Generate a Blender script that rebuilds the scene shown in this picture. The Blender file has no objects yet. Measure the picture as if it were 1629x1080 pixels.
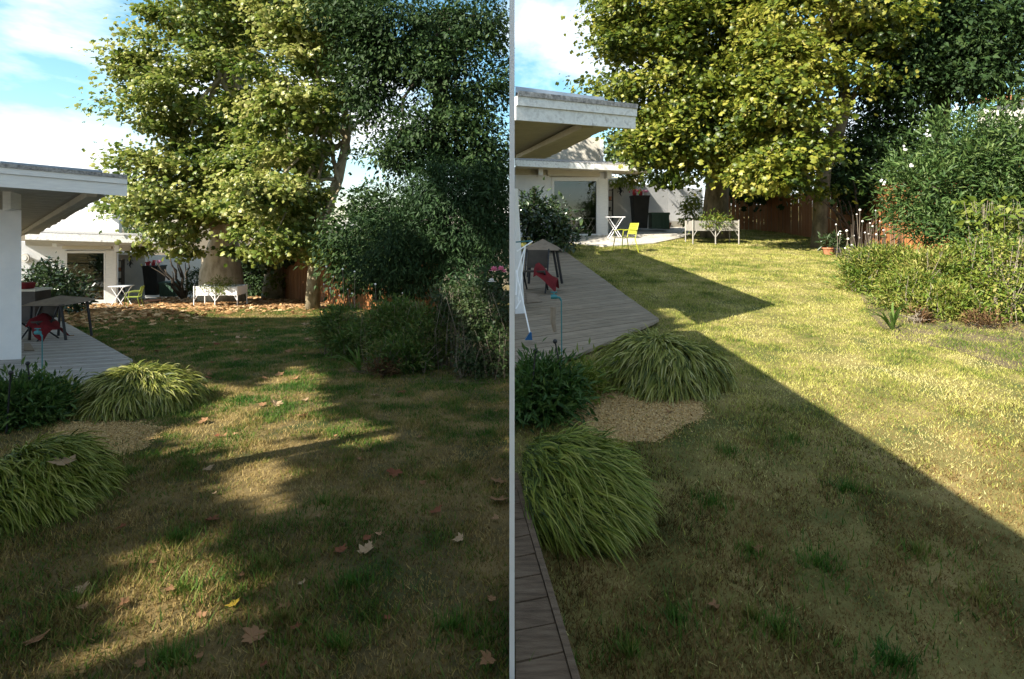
import bpy, math, random
import numpy as np
from mathutils import Vector
rad = math.radians
RNG = np.random.default_rng(7)
random.seed(7)
SC = bpy.context.scene
COL = SC.collection
# ------------------------------------------------------------------ camera, sky, sun, exposure
F = 880.0; CX = 814.5; YH = 358.0; EYE = 2.0          # focal length in photo pixels, principal column, level line, eye height
cam_d = bpy.data.cameras.new('camera'); cam = bpy.data.objects.new('camera', cam_d); COL.objects.link(cam)
cam.location = (0, 0, EYE); cam.rotation_euler = (rad(90), 0, 0)
cam_d.sensor_width = 36; cam_d.lens = 36 * F / 1629; cam_d.shift_y = -(540 - YH) / 1629
cam_d.clip_start = .05; cam_d.clip_end = 2000
SC.camera = cam
SUN = Vector((-.614, -.474, .629)).normalized()       # towards the sun
SUN_EL = math.asin(SUN.z); SUN_AZ = math.atan2(SUN.x, SUN.y)
w = bpy.data.worlds.new('World'); SC.world = w; w.use_nodes = True
nt = w.node_tree; N = nt.nodes; N.clear()
def nn(tree, kind, **kw):
    n = tree.nodes.new(kind)
    for k, v in kw.items():
        if k in n.inputs: n.inputs[k].default_value = v
        else: setattr(n, k, v)
    return n
sky = nn(nt, 'ShaderNodeTexSky', sky_type='NISHITA', sun_disc=False)
sky.sun_elevation = SUN_EL; sky.sun_rotation = SUN_AZ; sky.air_density = 1.0; sky.dust_density = .6; sky.ozone_density = 1.6
tc = N.new('ShaderNodeTexCoord')
mp = nn(nt, 'ShaderNodeMapping'); mp.inputs['Scale'].default_value = (1, 1, 2.2); mp.inputs['Location'].default_value = (.35, .2, .1)
no = nn(nt, 'ShaderNodeTexNoise', Scale=2.6, Detail=9, Roughness=.56, Distortion=.25)
rp = N.new('ShaderNodeValToRGB'); rp.color_ramp.elements[0].position = .47; rp.color_ramp.elements[1].position = .63
mx = nn(nt, 'ShaderNodeMix', data_type='RGBA'); mx.inputs[7].default_value = (9.6, 9.9, 10.4, 1)
bg = nn(nt, 'ShaderNodeBackground', Strength=.06); ow = N.new('ShaderNodeOutputWorld')
hs = nn(nt, 'ShaderNodeHueSaturation', Hue=.475, Saturation=1.15, Value=1.5)
L_ = nt.links.new
L_(tc.outputs['Generated'], mp.inputs['Vector']); L_(mp.outputs[0], no.inputs['Vector']); L_(no.outputs[0], rp.inputs[0])
L_(sky.outputs[0], hs.inputs['Color']); L_(rp.outputs[0], mx.inputs[0]); L_(hs.outputs[0], mx.inputs[6]); L_(mx.outputs[2], bg.inputs[0]); L_(bg.outputs[0], ow.inputs[0])
sd = bpy.data.lights.new('sun', 'SUN'); sd.energy = 5.0; sd.angle = rad(.5); sd.color = (1, .93, .80)
so = bpy.data.objects.new('sun', sd); COL.objects.link(so); so.rotation_euler = SUN.to_track_quat('Z', 'Y').to_euler(); so.location = (-20, -15, 25)
SC.view_settings.view_transform = 'Standard'; SC.view_settings.look = 'None'
SC.view_settings.exposure = 1.5; SC.view_settings.gamma = 1; SC.view_settings.use_curve_mapping = False
SC.render.engine = 'CYCLES'
SC.cycles.max_bounces = 6; SC.cycles.transparent_max_bounces = 6

# ------------------------------------------------------------------ places: the two gardens lie on two gently sloping planes
SLL, SLR = (424 - YH) / F, (YH - 292) / F
HL, HR = 1.57, 2.0
def P(px, py, Y): return Vector(((px - CX) / F * Y, Y, EYE - (py - YH) / F * Y))
def zl(Y): return EYE - HL - SLL * Y
def zr(Y): return EYE - HR + SLR * Y
def GL(px, py, dz=0):
    Y = F * HL / (py - 424); return Vector(((px - CX) / F * Y, Y, zl(Y) + dz))
def GR(px, py, dz=0):
    Y = F * HR / (py - 292); return Vector(((px - CX) / F * Y, Y, zr(Y) + dz))
def gz(x, Y): return zl(Y) if x < 0 else zr(Y)
V3 = Vector
def nrm(v): return V3(v).normalized()

# ------------------------------------------------------------------ materials
MATS = {}
def base_mat(name):
    m = bpy.data.materials.new(name); m.use_nodes = True; MATS[name] = m
    return m, m.node_tree, m.node_tree.nodes['Principled BSDF']
def ramp(t, cols):
    r = t.nodes.new('ShaderNodeValToRGB'); e = r.color_ramp.elements
    while len(e) < len(cols): e.new(.5)
    for i, c in enumerate(cols):
        if len(c) == 4: pos, c = c[0], c[1:]
        else: pos = i / max(1, len(cols) - 1)
        e[i].position = pos; e[i].color = (*c, 1)
    return r
def surf(name, cols, scale=4, rough=.8, bump=0, bscale=60, stretch=(1, 1, 1), spec=.3, detail=6, metal=0, lo=.3, hi=.7, world=True):
    m, t, b = base_mat(name)
    g = t.nodes.new('ShaderNodeNewGeometry') if world else t.nodes.new('ShaderNodeTexCoord')
    mpn = nn(t, 'ShaderNodeMapping'); mpn.inputs['Scale'].default_value = stretch
    t.links.new(g.outputs['Position' if world else 'Object'], mpn.inputs[0])
    n1 = nn(t, 'ShaderNodeTexNoise', Scale=scale, Detail=detail, Roughness=.62)
    t.links.new(mpn.outputs[0], n1.inputs['Vector'])
    k = len(cols); r = ramp(t, [(lo + (hi - lo) * i / max(1, k - 1), *c) for i, c in enumerate(cols)])
    t.links.new(n1.outputs[0], r.inputs[0]); t.links.new(r.outputs[0], b.inputs['Base Color'])
    b.inputs['Roughness'].default_value = rough; b.inputs['Specular IOR Level'].default_value = spec; b.inputs['Metallic'].default_value = metal
    if bump:
        n2 = nn(t, 'ShaderNodeTexNoise', Scale=bscale, Detail=5, Roughness=.65); t.links.new(mpn.outputs[0], n2.inputs['Vector'])
        bp = nn(t, 'ShaderNodeBump', Strength=bump, Distance=.02); t.links.new(n2.outputs[0], bp.inputs['Height']); t.links.new(bp.outputs[0], b.inputs['Normal'])
    return m
def leaf(name, cols, transl=.35, rough=.45, spec=.35, patch=None):
    m, t, b = base_mat(name)
    a = nn(t, 'ShaderNodeAttribute', attribute_name='rnd'); r = ramp(t, cols)
    src = a.outputs['Fac']
    if patch:                                          # large soft patches of the same plant: rnd shifted by where it grows
        g = t.nodes.new('ShaderNodeNewGeometry'); n1 = nn(t, 'ShaderNodeTexNoise', Scale=patch[0], Detail=4, Roughness=.6)
        t.links.new(g.outputs['Position'], n1.inputs['Vector'])
        ma = nn(t, 'ShaderNodeMath', operation='MULTIPLY_ADD'); ma.inputs[1].default_value = patch[1]; ma.inputs[2].default_value = -.5 * patch[1]
        t.links.new(n1.outputs[0], ma.inputs[0])
        ad = nn(t, 'ShaderNodeMath', operation='ADD', use_clamp=True); t.links.new(ma.outputs[0], ad.inputs[0]); t.links.new(src, ad.inputs[1]); src = ad.outputs[0]
    t.links.new(src, r.inputs[0]); t.links.new(r.outputs[0], b.inputs['Base Color'])
    b.inputs['Roughness'].default_value = rough; b.inputs['Specular IOR Level'].default_value = spec
    tr = t.nodes.new('ShaderNodeBsdfTranslucent'); mxs = nn(t, 'ShaderNodeMixShader', Fac=transl)
    t.links.new(r.outputs[0], tr.inputs[0]); o = t.nodes['Material Output']
    t.links.new(b.outputs[0], mxs.inputs[1]); t.links.new(tr.outputs[0], mxs.inputs[2]); t.links.new(mxs.outputs[0], o.inputs[0])
    return m
surf('earth', [(.07, .05, .03), (.13, .10, .055)], 1.5, .95, .4)
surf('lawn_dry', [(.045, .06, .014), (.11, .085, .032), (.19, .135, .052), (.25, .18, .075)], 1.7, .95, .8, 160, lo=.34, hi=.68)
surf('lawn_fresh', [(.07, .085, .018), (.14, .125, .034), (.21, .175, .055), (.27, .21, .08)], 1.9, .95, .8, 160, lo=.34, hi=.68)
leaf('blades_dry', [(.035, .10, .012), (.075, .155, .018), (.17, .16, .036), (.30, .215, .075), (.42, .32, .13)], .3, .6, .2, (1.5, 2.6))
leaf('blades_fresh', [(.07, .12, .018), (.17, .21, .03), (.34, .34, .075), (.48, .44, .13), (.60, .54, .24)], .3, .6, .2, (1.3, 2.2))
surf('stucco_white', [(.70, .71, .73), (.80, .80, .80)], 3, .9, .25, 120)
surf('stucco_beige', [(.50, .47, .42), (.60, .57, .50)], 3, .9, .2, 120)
surf('painted_wood', [(.68, .68, .68), (.80, .80, .78)], 6, .6, .15, 40, (1, 1, 8))
surf('worn_paint', [(.55, .54, .52), (.74, .74, .72), (.30, .28, .26)], 9, .7, .3, 60, lo=.3, hi=.75)
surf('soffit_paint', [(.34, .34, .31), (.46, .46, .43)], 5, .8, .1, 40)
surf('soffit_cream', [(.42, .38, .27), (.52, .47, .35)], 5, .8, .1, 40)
surf('roofing', [(.10, .10, .11), (.30, .29, .28), (.50, .49, .48)], 22, .95, .6, 90)
surf('zinc', [(.22, .27, .33), (.32, .37, .43)], 4, .5, 0, metal=.4)
surf('deck_wood_pale', [(.30, .28, .26), (.40, .375, .35), (.48, .45, .42)], 5, .85, .4, 30, (1, 6, 1))
surf('deck_warm_pale', [(.19, .155, .115), (.27, .22, .165), (.33, .27, .205)], 5, .85, .4, 30, (1, 6, 1))
surf('deck_wood', [(.22, .20, .185), (.32, .295, .275), (.40, .375, .35)], 5, .85, .4, 30, (1, 6, 1))
surf('deck_warm', [(.16, .13, .095), (.24, .195, .145), (.30, .245, .185)], 5, .85, .4, 30, (1, 6, 1))
surf('deck_old', [(.085, .058, .038), (.145, .10, .066), (.20, .145, .10)], 6, .9, .6, 40, (1, 7, 1))
surf('paving', [(.36, .33, .29), (.48, .45, .40)], 3, .9, .3, 70)
surf('gravel_sand', [(.22, .14, .06), (.44, .30, .14), (.56, .41, .21)], 45, .95, .8, 140)
surf('orange_fence', [(.20, .08, .028), (.31, .135, .048)], 2.5, .7, .2, 30, (1, 1, .3))
surf('bark_plane', [(.14, .115, .07), (.30, .25, .16), (.46, .40, .29)], 5, .85, .7, 18, (1, 1, .5))
surf('bark_pale', [(.30, .25, .17), (.52, .45, .33), (.66, .58, .45)], 4, .85, .7, 12, (1, 1, .4))
surf('bark_mid', [(.06, .05, .03), (.14, .115, .07), (.24, .20, .13)], 5, .9, .8, 16, (1, 1, .5))
surf('bark_dark', [(.03, .025, .02), (.09, .07, .05)], 7, .9, .8, 18, (1, 1, .4))
surf('twig_grey', [(.14, .115, .09), (.26, .22, .17)], 9, .9)
surf('white_metal', [(.82, .82, .83), (.86, .86, .87)], 3, .4)
surf('galvanised', [(.30, .28, .25), (.42, .40, .36)], 5, .5, 0, metal=.3)
surf('dark_metal', [(.012, .013, .016), (.03, .03, .034)], 4, .45)
surf('black_plastic', [(.010, .011, .011), (.022, .022, .022)], 3, .55)
surf('green_plastic', [(.03, .065, .045), (.055, .10, .07)], 3, .5)
surf('lime_metal', [(.32, .34, .03), (.40, .40, .045)], 3, .4)
surf('olive_lime', [(.20, .25, .03), (.27, .32, .045)], 3, .4)
surf('beige_cloth', [(.20, .155, .115), (.28, .225, .17)], 8, .95, .2, 90)
surf('red_cloth', [(.10, .008, .011), (.18, .014, .018)], 6, .9, .3, 50)
surf('teal_plastic', [(.03, .15, .17), (.05, .21, .23)], 3, .4)
surf('blue_plastic', [(.02, .09, .22), (.03, .13, .30)], 3, .4)
surf('terracotta', [(.36, .14, .07), (.48, .21, .11)], 5, .85, .2)
surf('pink_petal', [(.62, .16, .28), (.78, .32, .44)], 30, .6)
surf('white_petal', [(.72, .70, .66), (.80, .78, .76)], 30, .6)
surf('red_petal', [(.40, .02, .03), (.55, .06, .09)], 30, .6)
surf('roller_cream', [(.52, .47, .36), (.58, .53, .42)], 3, .6)
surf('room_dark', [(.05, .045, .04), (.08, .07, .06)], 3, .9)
surf('pale_blue', [(.35, .48, .52), (.45, .56, .60)], 3, .6)
surf('yellow_wood', [(.55, .36, .06), (.65, .45, .10)], 4, .6)
surf('dark_hedge_core', [(.006, .008, .005), (.012, .014, .009)], 4, .95)  # near-black, paints the shade inside foliage
leaf('blades_brown', [(.035, .045, .010), (.085, .058, .018), (.14, .09, .030), (.20, .13, .048), (.27, .19, .08)], .2, .7, .15, (1.6, 2.0))
leaf('leaf_plane', [(.04, .075, .012), (.10, .15, .02), (.20, .24, .045), (.33, .34, .085), (.46, .44, .17)], .40, .42, .4, (.6, .5))
leaf('leaf_plane_warm', [(.03, .055, .009), (.08, .12, .014), (.17, .20, .024), (.28, .28, .04), (.40, .36, .08)], .38, .42, .4, (.6, .5))
leaf('leaf_dark', [(.012, .028, .009), (.026, .055, .014), (.055, .09, .024)], .25, .6, .2)
leaf('leaf_mid', [(.03, .06, .018), (.06, .10, .03), (.11, .15, .045)], .3, .4, .4)
leaf('leaf_oleander', [(.022, .055, .013), (.06, .11, .026), (.13, .18, .05)], .25, .5, .3)
leaf('leaf_bluegreen', [(.010, .028, .009), (.022, .05, .015), (.045, .085, .026)], .22, .6, .2)
leaf('leaf_glossy', [(.016, .035, .012), (.035, .06, .022), (.06, .09, .035)], .12, .22, .6)
leaf('leaf_lime', [(.10, .15, .02), (.17, .21, .03), (.25, .27, .06)], .4, .45, .3)
leaf('leaf_feathery', [(.035, .08, .010), (.10, .16, .018), (.20, .23, .035), (.31, .27, .08)], .3, .5, .3, (1.6, .8))
leaf('leaf_feather_dim', [(.025, .07, .010), (.06, .12, .018), (.11, .16, .03), (.19, .17, .06)], .3, .5, .3, (1.6, .9))  # darker copy of the feathery leaf, garden shade put into its colour
leaf('leaf_hedge_dim', [(.014, .035, .009), (.03, .055, .014), (.055, .07, .024)], .25, .5, .3, (2, .7))  # darkened leaf for the shaded hedge, shade put into the colour
leaf('hakone', [(.03, .05, .008), (.09, .12, .016), (.20, .22, .036), (.33, .33, .08), (.48, .46, .22)], .3, .5, .3)
leaf('hakone_green', [(.022, .04, .006), (.07, .11, .012), (.15, .20, .022), (.25, .28, .045), (.38, .39, .12)], .3, .5, .3)
leaf('fern_dark', [(.02, .06, .012), (.05, .11, .02), (.12, .18, .04)], .3, .5, .3)
leaf('strap', [(.06, .14, .02), (.11, .20, .035), (.20, .26, .08)], .35, .4, .4)
leaf('litter', [(.17, .085, .035), (.31, .17, .075), (.46, .28, .13), (.60, .43, .25)], .2, .8, .1)
leaf('leaf_tan', [(.24, .125, .06), (.38, .23, .13)], .2, .75, .15)
leaf('leaf_pale', [(.28, .19, .11), (.40, .28, .17)], .2, .75, .15)
leaf('leaf_russet', [(.13, .04, .022), (.21, .08, .04)], .2, .75, .15)
leaf('leaf_yellow', [(.46, .30, .03), (.52, .36, .05)], .2, .75, .15)
leaf('withered', [(.06, .032, .016), (.11, .065, .03), (.18, .115, .055)], .15, .85, .1)
leaf('dry_stem', [(.16, .09, .045), (.26, .16, .08), (.34, .24, .13)], .2, .8, .1)
m, t, b = base_mat('glass_pane')
gl = nn(t, 'ShaderNodeBsdfGlossy', Roughness=.02); gl.inputs[0].default_value = (.9, .95, .93, 1)
tp = t.nodes.new('ShaderNodeBsdfTransparent'); tp.inputs[0].default_value = (.55, .58, .56, 1)
mxs = nn(t, 'ShaderNodeMixShader', Fac=.07)
t.links.new(tp.outputs[0], mxs.inputs[1]); t.links.new(gl.outputs[0], mxs.inputs[2]); t.links.new(mxs.outputs[0], t.nodes['Material Output'].inputs[0])

# ------------------------------------------------------------------ builders
def tag(o, label=None, cat=None, group=None, kind=None):
    if label: o['label'] = label
    if cat: o['category'] = cat
    if group: o['group'] = group
    if kind: o['kind'] = kind
    return o
def thing(name, loc, label, cat, group=None):
    o = bpy.data.objects.new(name, None); COL.objects.link(o); o.location = loc; o.empty_display_size = .1
    return tag(o, label, cat, group)
def wloc(o):
    v = V3((0, 0, 0))
    while o is not None: v = v + o.location; o = o.parent
    return v
def link_mesh(name, me, mat, parent=None, origin=None):
    o = bpy.data.objects.new(name, me); COL.objects.link(o)
    if mat: me.materials.append(MATS[mat])
    if parent is not None: o.parent = parent
    if origin is not None: o.location = origin
    return o
class MB:
    def __init__(s): s.v = []; s.f = []
    def add(s, vs, fs):
        k = len(s.v); s.v += [V3(v) for v in vs]; s.f += [tuple(i + k for i in f) for f in fs]; return s
    def prism(s, poly, vec):
        n = len(poly); vec = V3(vec); a = [V3(p) for p in poly]; bq = [p + vec for p in a]
        s.add(a + bq, [tuple(range(n))[::-1], tuple(range(n, 2 * n))] + [(i, (i + 1) % n, n + (i + 1) % n, n + i) for i in range(n)]); return s
    def box(s, c, sx, sy, sz, rz=0):                   # c = centre of the base
        ca, sa = math.cos(rz), math.sin(rz); q = []
        for x, y in ((-1, -1), (1, -1), (1, 1), (-1, 1)):
            x *= sx / 2; y *= sy / 2; q.append(V3(c) + V3((x * ca - y * sa, x * sa + y * ca, 0)))
        return s.prism(q, (0, 0, sz))
    def tube(s, pts, r, n=6, cap=True):
        pts = [V3(p) for p in pts]
        if not hasattr(r, '__len__'): r = [r] * len(pts)
        k0 = len(s.v); ref = None
        for i, p in enumerate(pts):
            d = (pts[min(i + 1, len(pts) - 1)] - pts[max(i - 1, 0)])
            d = d.normalized() if d.length > 1e-9 else V3((0, 0, 1))
            if ref is None: ref = V3((0, 1, 0)) if abs(d.y) < .9 else V3((1, 0, 0))
            u = (ref - d * ref.dot(d)).normalized(); ref = u; q = d.cross(u)
            for j in range(n):
                a = 2 * math.pi * j / n; s.v.append(p + u * (math.cos(a) * r[i]) + q * (math.sin(a) * r[i]))
        for i in range(len(pts) - 1):
            for j in range(n):
                s.f.append((k0 + i * n + j, k0 + i * n + (j + 1) % n, k0 + (i + 1) * n + (j + 1) % n, k0 + (i + 1) * n + j))
        if cap:
            s.f.append(tuple(k0 + j for j in range(n))[::-1]); s.f.append(tuple(k0 + (len(pts) - 1) * n + j for j in range(n)))
        return s
    def lathe(s, c, prof, n=14):                       # prof: (radius, height)
        k0 = len(s.v); c = V3(c)
        for r, h in prof:
            for j in range(n):
                a = 2 * math.pi * j / n; s.v.append(c + V3((r * math.cos(a), r * math.sin(a), h)))
        for i in range(len(prof) - 1):
            for j in range(n):
                s.f.append((k0 + i * n + j, k0 + i * n + (j + 1) % n, k0 + (i + 1) * n + (j + 1) % n, k0 + (i + 1) * n + j))
        s.f.append(tuple(k0 + j for j in range(n))[::-1]); s.f.append(tuple(k0 + (len(prof) - 1) * n + j for j in range(n)))
        return s
    def ball(s, c, r, n=8, sq=1):
        return s.lathe(c, [(max(.002, r * math.sin(a)), -r * sq * math.cos(a)) for a in [math.pi * i / 6 for i in range(7)]], n)
    def build(s, name, mat, parent=None, smooth=False, origin=None):
        o0 = V3((0, 0, 0))
        if parent is not None: o0 = wloc(parent)
        elif origin is not None: o0 = V3(origin)
        me = bpy.data.meshes.new(name); me.from_pydata([v - o0 for v in s.v], [], s.f); me.update()
        if smooth: me.polygons.foreach_set('use_smooth', [True] * len(me.polygons))
        o = link_mesh(name, me, mat, parent)
        if parent is None and origin is not None: o.location = origin
        return o
def np_mesh(name, V, Fc, mat, parent=None, rnd=None, origin=None, kind=None):
    """V (n,3) world, Fc (m,k) all the same size"""
    o0 = np.array(wloc(parent)) if parent is not None else (np.array(origin) if origin is not None else np.zeros(3))
    V = (V - o0).astype(np.float32); Fc = np.asarray(Fc, dtype=np.int32); k = Fc.shape[1]
    me = bpy.data.meshes.new(name); me.vertices.add(len(V)); me.vertices.foreach_set('co', V.ravel())
    me.loops.add(Fc.size); me.loops.foreach_set('vertex_index', Fc.ravel())
    me.polygons.add(len(Fc)); me.polygons.foreach_set('loop_start', np.arange(0, Fc.size, k, dtype=np.int32))
    me.update(calc_edges=True)
    if rnd is not None:
        a = me.attributes.new('rnd', 'FLOAT', 'POINT'); a.data.foreach_set('value', np.asarray(rnd, dtype=np.float32))
    o = link_mesh(name, me, mat, parent)
    if parent is None and origin is not None: o.location = origin
    if kind: o['kind'] = kind
    return o
def unit(a): return a / np.maximum(np.linalg.norm(a, axis=1, keepdims=True), 1e-9)
# leaf templates: (verts (k,3) as x across, y along, z up), triangles
T_PALM = (np.array([[0, -.05, 0], [.52, .18, -.10], [.28, .42, .02], [.50, .72, -.12], [0, 1.0, -.06], [-.50, .72, -.12], [-.28, .42, .02], [-.52, .18, -.10], [0, .40, .10]]),
          np.array([[0, 1, 8], [1, 2, 8], [2, 3, 8], [3, 4, 8], [4, 5, 8], [5, 6, 8], [6, 7, 8], [7, 0, 8]]))
T_KITE = (np.array([[0, 0, 0], [.42, .38, -.08], [0, 1, -.10], [-.42, .38, -.08], [0, .45, .08]]), np.array([[0, 1, 4], [1, 2, 4], [2, 3, 4], [3, 0, 4]]))
T_LANCE = (np.array([[0, 0, 0], [.13, .45, .05], [0, 1, -.12], [-.13, .45, .05]]), np.array([[0, 1, 2], [0, 2, 3]]))
T_OVAL = (np.array([[0, 0, 0], [.26, .35, .06], [0, 1, -.06], [-.26, .35, .06]]), np.array([[0, 1, 2], [0, 2, 3]]))
T_QUAD = (np.array([[-.5, 0, 0], [.5, 0, .05], [.5, 1, -.05], [-.5, 1, 0]]), np.array([[0, 1, 2], [0, 2, 3]]))
def leaves(pos, axis, nor, size, tmpl):
    tv, tf = tmpl; a = unit(axis); n = unit(nor - a * np.sum(a * nor, 1, keepdims=True)); b_ = np.cross(a, n)
    M = len(pos); k = len(tv)
    V = pos[:, None, :] + size[:, None, None] * (tv[None, :, 0:1] * b_[:, None, :] + tv[None, :, 1:2] * a[:, None, :] + tv[None, :, 2:3] * n[:, None, :])
    Fc = tf[None] + (np.arange(M) * k)[:, None, None]
    return V.reshape(-1, 3), Fc.reshape(-1, 3), k
def crown(name, parent, ells, n, size, mat, tmpl, clump=.6, per=30, keep=None, seed=1, flat=.6, shell=.45, droop=.5, kind='stuff', hue=0, origin=None, upright=0):
    """ells: (centre, (rx,ry,rz)); leaves gathered in clumps spread through the volume"""
    r = np.random.default_rng(seed); C = np.array([list(e[0]) for e in ells]); R = np.array([list(e[1]) for e in ells])
    wgt = np.prod(R, 1) ** .62; wgt /= wgt.sum(); nc = max(1, n // per)
    k = r.choice(len(ells), nc, p=wgt); d = unit(r.normal(size=(nc, 3))); rr = shell + (1 - shell) * r.random(nc) ** .6
    cc = C[k] + d * R[k] * rr[:, None]; outn = unit(d / R[k]); crnd = r.normal(0, .16, nc); csz = r.uniform(.55, 1.25, nc)
    j = r.integers(0, nc, n)
    off = r.normal(size=(n, 3)) * np.array([1, 1, flat]) * clump * .5 * csz[j][:, None]
    pos = cc[j] + off
    ax = outn[j] * .55 + r.normal(size=(n, 3)) * .6 + off / max(clump, .01) * .6; ax[:, 2] += -droop + upright
    nr = outn[j] * .55 + r.normal(size=(n, 3)) * .45; nr[:, 2] += .75
    sz = size * r.uniform(.4, 1.4, n); rn = np.clip(.5 + crnd[j] + r.normal(0, .2, n) + hue, 0, 1)
    if keep is not None:
        q = keep(pos); pos, ax, nr, sz, rn = pos[q], ax[q], nr[q], sz[q], rn[q]
    V, Fc, kk = leaves(pos, ax, nr, sz, tmpl)
    return np_mesh(name, V, Fc, mat, parent, np.repeat(rn, kk), kind=kind, origin=origin)
keepL = lambda p: (p[:, 0] < -.06) & (p[:, 2] > EYE - HL - SLL * p[:, 1] + .01)
keepR = lambda p: (p[:, 0] > .06) & (p[:, 2] > EYE - HR + SLR * p[:, 1] + .01)
def E(px, py, rx, ry, Y, rd=None):                     # an ellipsoid of foliage standing at distance Y
    return (P(px, py, Y), (rx / F * Y, rd if rd else rx / F * Y, ry / F * Y))
def limb(a, c, seed=0, n=6, wob=.12):
    rr = random.Random(seed); a = V3(a); c = V3(c); L = (c - a).length; out = []
    for i in range(n + 1):
        t = i / n; p = a.lerp(c, t)
        if 0 < i < n: p += V3((rr.gauss(0, 1), rr.gauss(0, 1), rr.gauss(0, .5))) * wob * L * .25
        p.z += math.sin(t * math.pi) * L * .04; out.append(p)
    return out
def inpoly(x, y, poly):
    c = np.zeros(len(x), bool); n = len(poly)
    for i in range(n):
        x1, y1 = poly[i][:2]; x2, y2 = poly[(i + 1) % n][:2]
        if y1 == y2: continue
        c ^= ((y1 > y) != (y2 > y)) & (x < (x2 - x1) * (y - y1) / (y2 - y1) + x1)
    return c
def vnoise(x, y, sc, seed=0):
    r = np.random.default_rng(seed); G = r.random((64, 64)); x = x * sc; y = y * sc
    i = np.floor(x).astype(int); j = np.floor(y).astype(int); fx = x - i; fy = y - j; fx = fx * fx * (3 - 2 * fx); fy = fy * fy * (3 - 2 * fy)
    g = lambda a, b_: G[a % 64, b_ % 64]
    return (g(i, j) * (1 - fx) + g(i + 1, j) * fx) * (1 - fy) + (g(i, j + 1) * (1 - fx) + g(i + 1, j + 1) * fx) * fy
def sheet(name, poly, zf, mat, dz=0, thick=.0):
    mb = MB(); top = [V3((x, y, zf(y) + dz)) for x, y in poly]
    if thick: mb.prism(top, (0, 0, -thick))
    else: mb.add(top, [tuple(range(len(top)))])
    return mb.build(name, mat)

# ================================================================== SETTING
tag(MB().add([(-600, -300, -4.6), (600, -300, -4.6), (600, 900, -4.6), (-600, 900, -4.6)], [(0, 1, 2, 3)]).build('terrain', 'earth'), kind='structure')
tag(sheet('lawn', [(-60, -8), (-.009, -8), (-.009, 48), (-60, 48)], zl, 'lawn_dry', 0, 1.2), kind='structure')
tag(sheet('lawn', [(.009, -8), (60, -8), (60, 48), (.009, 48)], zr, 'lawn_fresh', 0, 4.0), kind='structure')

# ---- added divider, no real fence: a slim white post as border strip and a low white wall that follows the step in level
bw = thing('boundary_fence', (0, 2.12, zl(2.12)), 'slim white fence with tall end post dividing the shaded garden from the sunny one', 'fence')
MB().prism([(-.0098, 2.10, -.5), (.0098, 2.10, -.5), (.0098, 2.10, 2.98), (-.0098, 2.10, 2.98)], (0, .04, 0)).build('post', 'white_metal', bw)
yy = 2.145
for k in range(24):
    y2 = yy + 1.4; zt = [max(zl(q), zr(q)) + .10 for q in (yy, y2)]
    MB().prism([(-.008, yy, zl(yy) - .6), (-.008, y2 - .01, zl(y2) - .6), (-.008, y2 - .01, zt[1]), (-.008, yy, zt[0])], (.016, 0, 0)).build('panel', 'stucco_white', bw)
    yy = y2

# ---- porch of the house the photographer stands at: behind and above the frame, its eave throws the straight shadow edge
ph = thing('porch', (-3, -3, zl(-3)), 'white timber porch roof of the house behind the viewpoint', 'porch')
MB().prism([(-3.8, -4, 4.06), (-.93, -4, 4.06), (-1.04, 4.76, 4.06), (-3.8, 4.76, 4.06)], (0, 0, .16)).build('roof', 'painted_wood', ph)
MB().box((-3, -6.2, -1), 4.2, 4.2, 5.05).build('wall', 'stucco_white', ph)
MB().box((4.2, -4.7, -1), 10.2, 4.0, 5.5).build('house_wall', 'stucco_beige', ph)  # unseen wall added behind the viewpoint to block sky and darken near ground
for x, y in ((-3.7, 3.3), (-3.7, .3)): MB().box((x, y, zl(y)), .14, .14, 4.06 - zl(y)).build('post', 'painted_wood', ph)

# ================================================================== HOUSES
def near_roof(h, C, d, e, ld, le, fb, ft, soffit, uppermat, dz):
    """C: lower corner of the fascia; d into depth, e along the fascia; fb, ft heights of its two boards"""
    C = V3(C); d = V3(d); e = V3(e); out = (V3((0, 0, 1)).cross(e)).normalized()
    if out.y > 0: out = -out
    up = V3((0, 0, 1))
    f1 = [C, C + e * le, C + e * le + up * fb, C + up * fb]
    MB().prism([p + out * .012 for p in f1], -out * .034).build('fascia_board', uppermat, h)
    o2 = out * .035
    MB().prism([C + o2 + up * (fb + .003), C + e * le + o2 + up * (fb + .003), C + e * le + o2 + up * (fb + ft), C + o2 + up * (fb + ft)], -out * .05).build('fascia_board', uppermat, h)
    lim = lambda a, want: a + e * min(want, (a.x - .014) / -e.x if C.x > 0 else 1e9)
    nb = int(ld / .33); st = ld / nb; dd = V3((d.x, d.y, dz)); hs = up * .15
    for i in range(nb):
        a = C + dd * (.04 + i * st) + hs; b_ = C + dd * ((i + 1) * st + .025) + hs
        ins = .06 + random.Random(i).uniform(-.03, .03)
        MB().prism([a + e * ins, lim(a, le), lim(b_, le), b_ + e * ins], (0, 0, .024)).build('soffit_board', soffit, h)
    g = up * (fb + ft); far = C + dd * ld + g
    MB().prism([C + out * .05 + g, lim(C + out * .05 + g, le), lim(far, le), far + e * .05], (0, 0, .055)).build('roof', 'roofing', h)
    a = C + hs + up * .03 + d * .05; b_ = C + dd * ld + hs + up * .03
    MB().prism([a + e * .1, lim(a, le - .05), lim(b_, le - .05), b_ + e * .1], (0, 0, fb + ft - .19)).build('roof_core', soffit, h)

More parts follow.
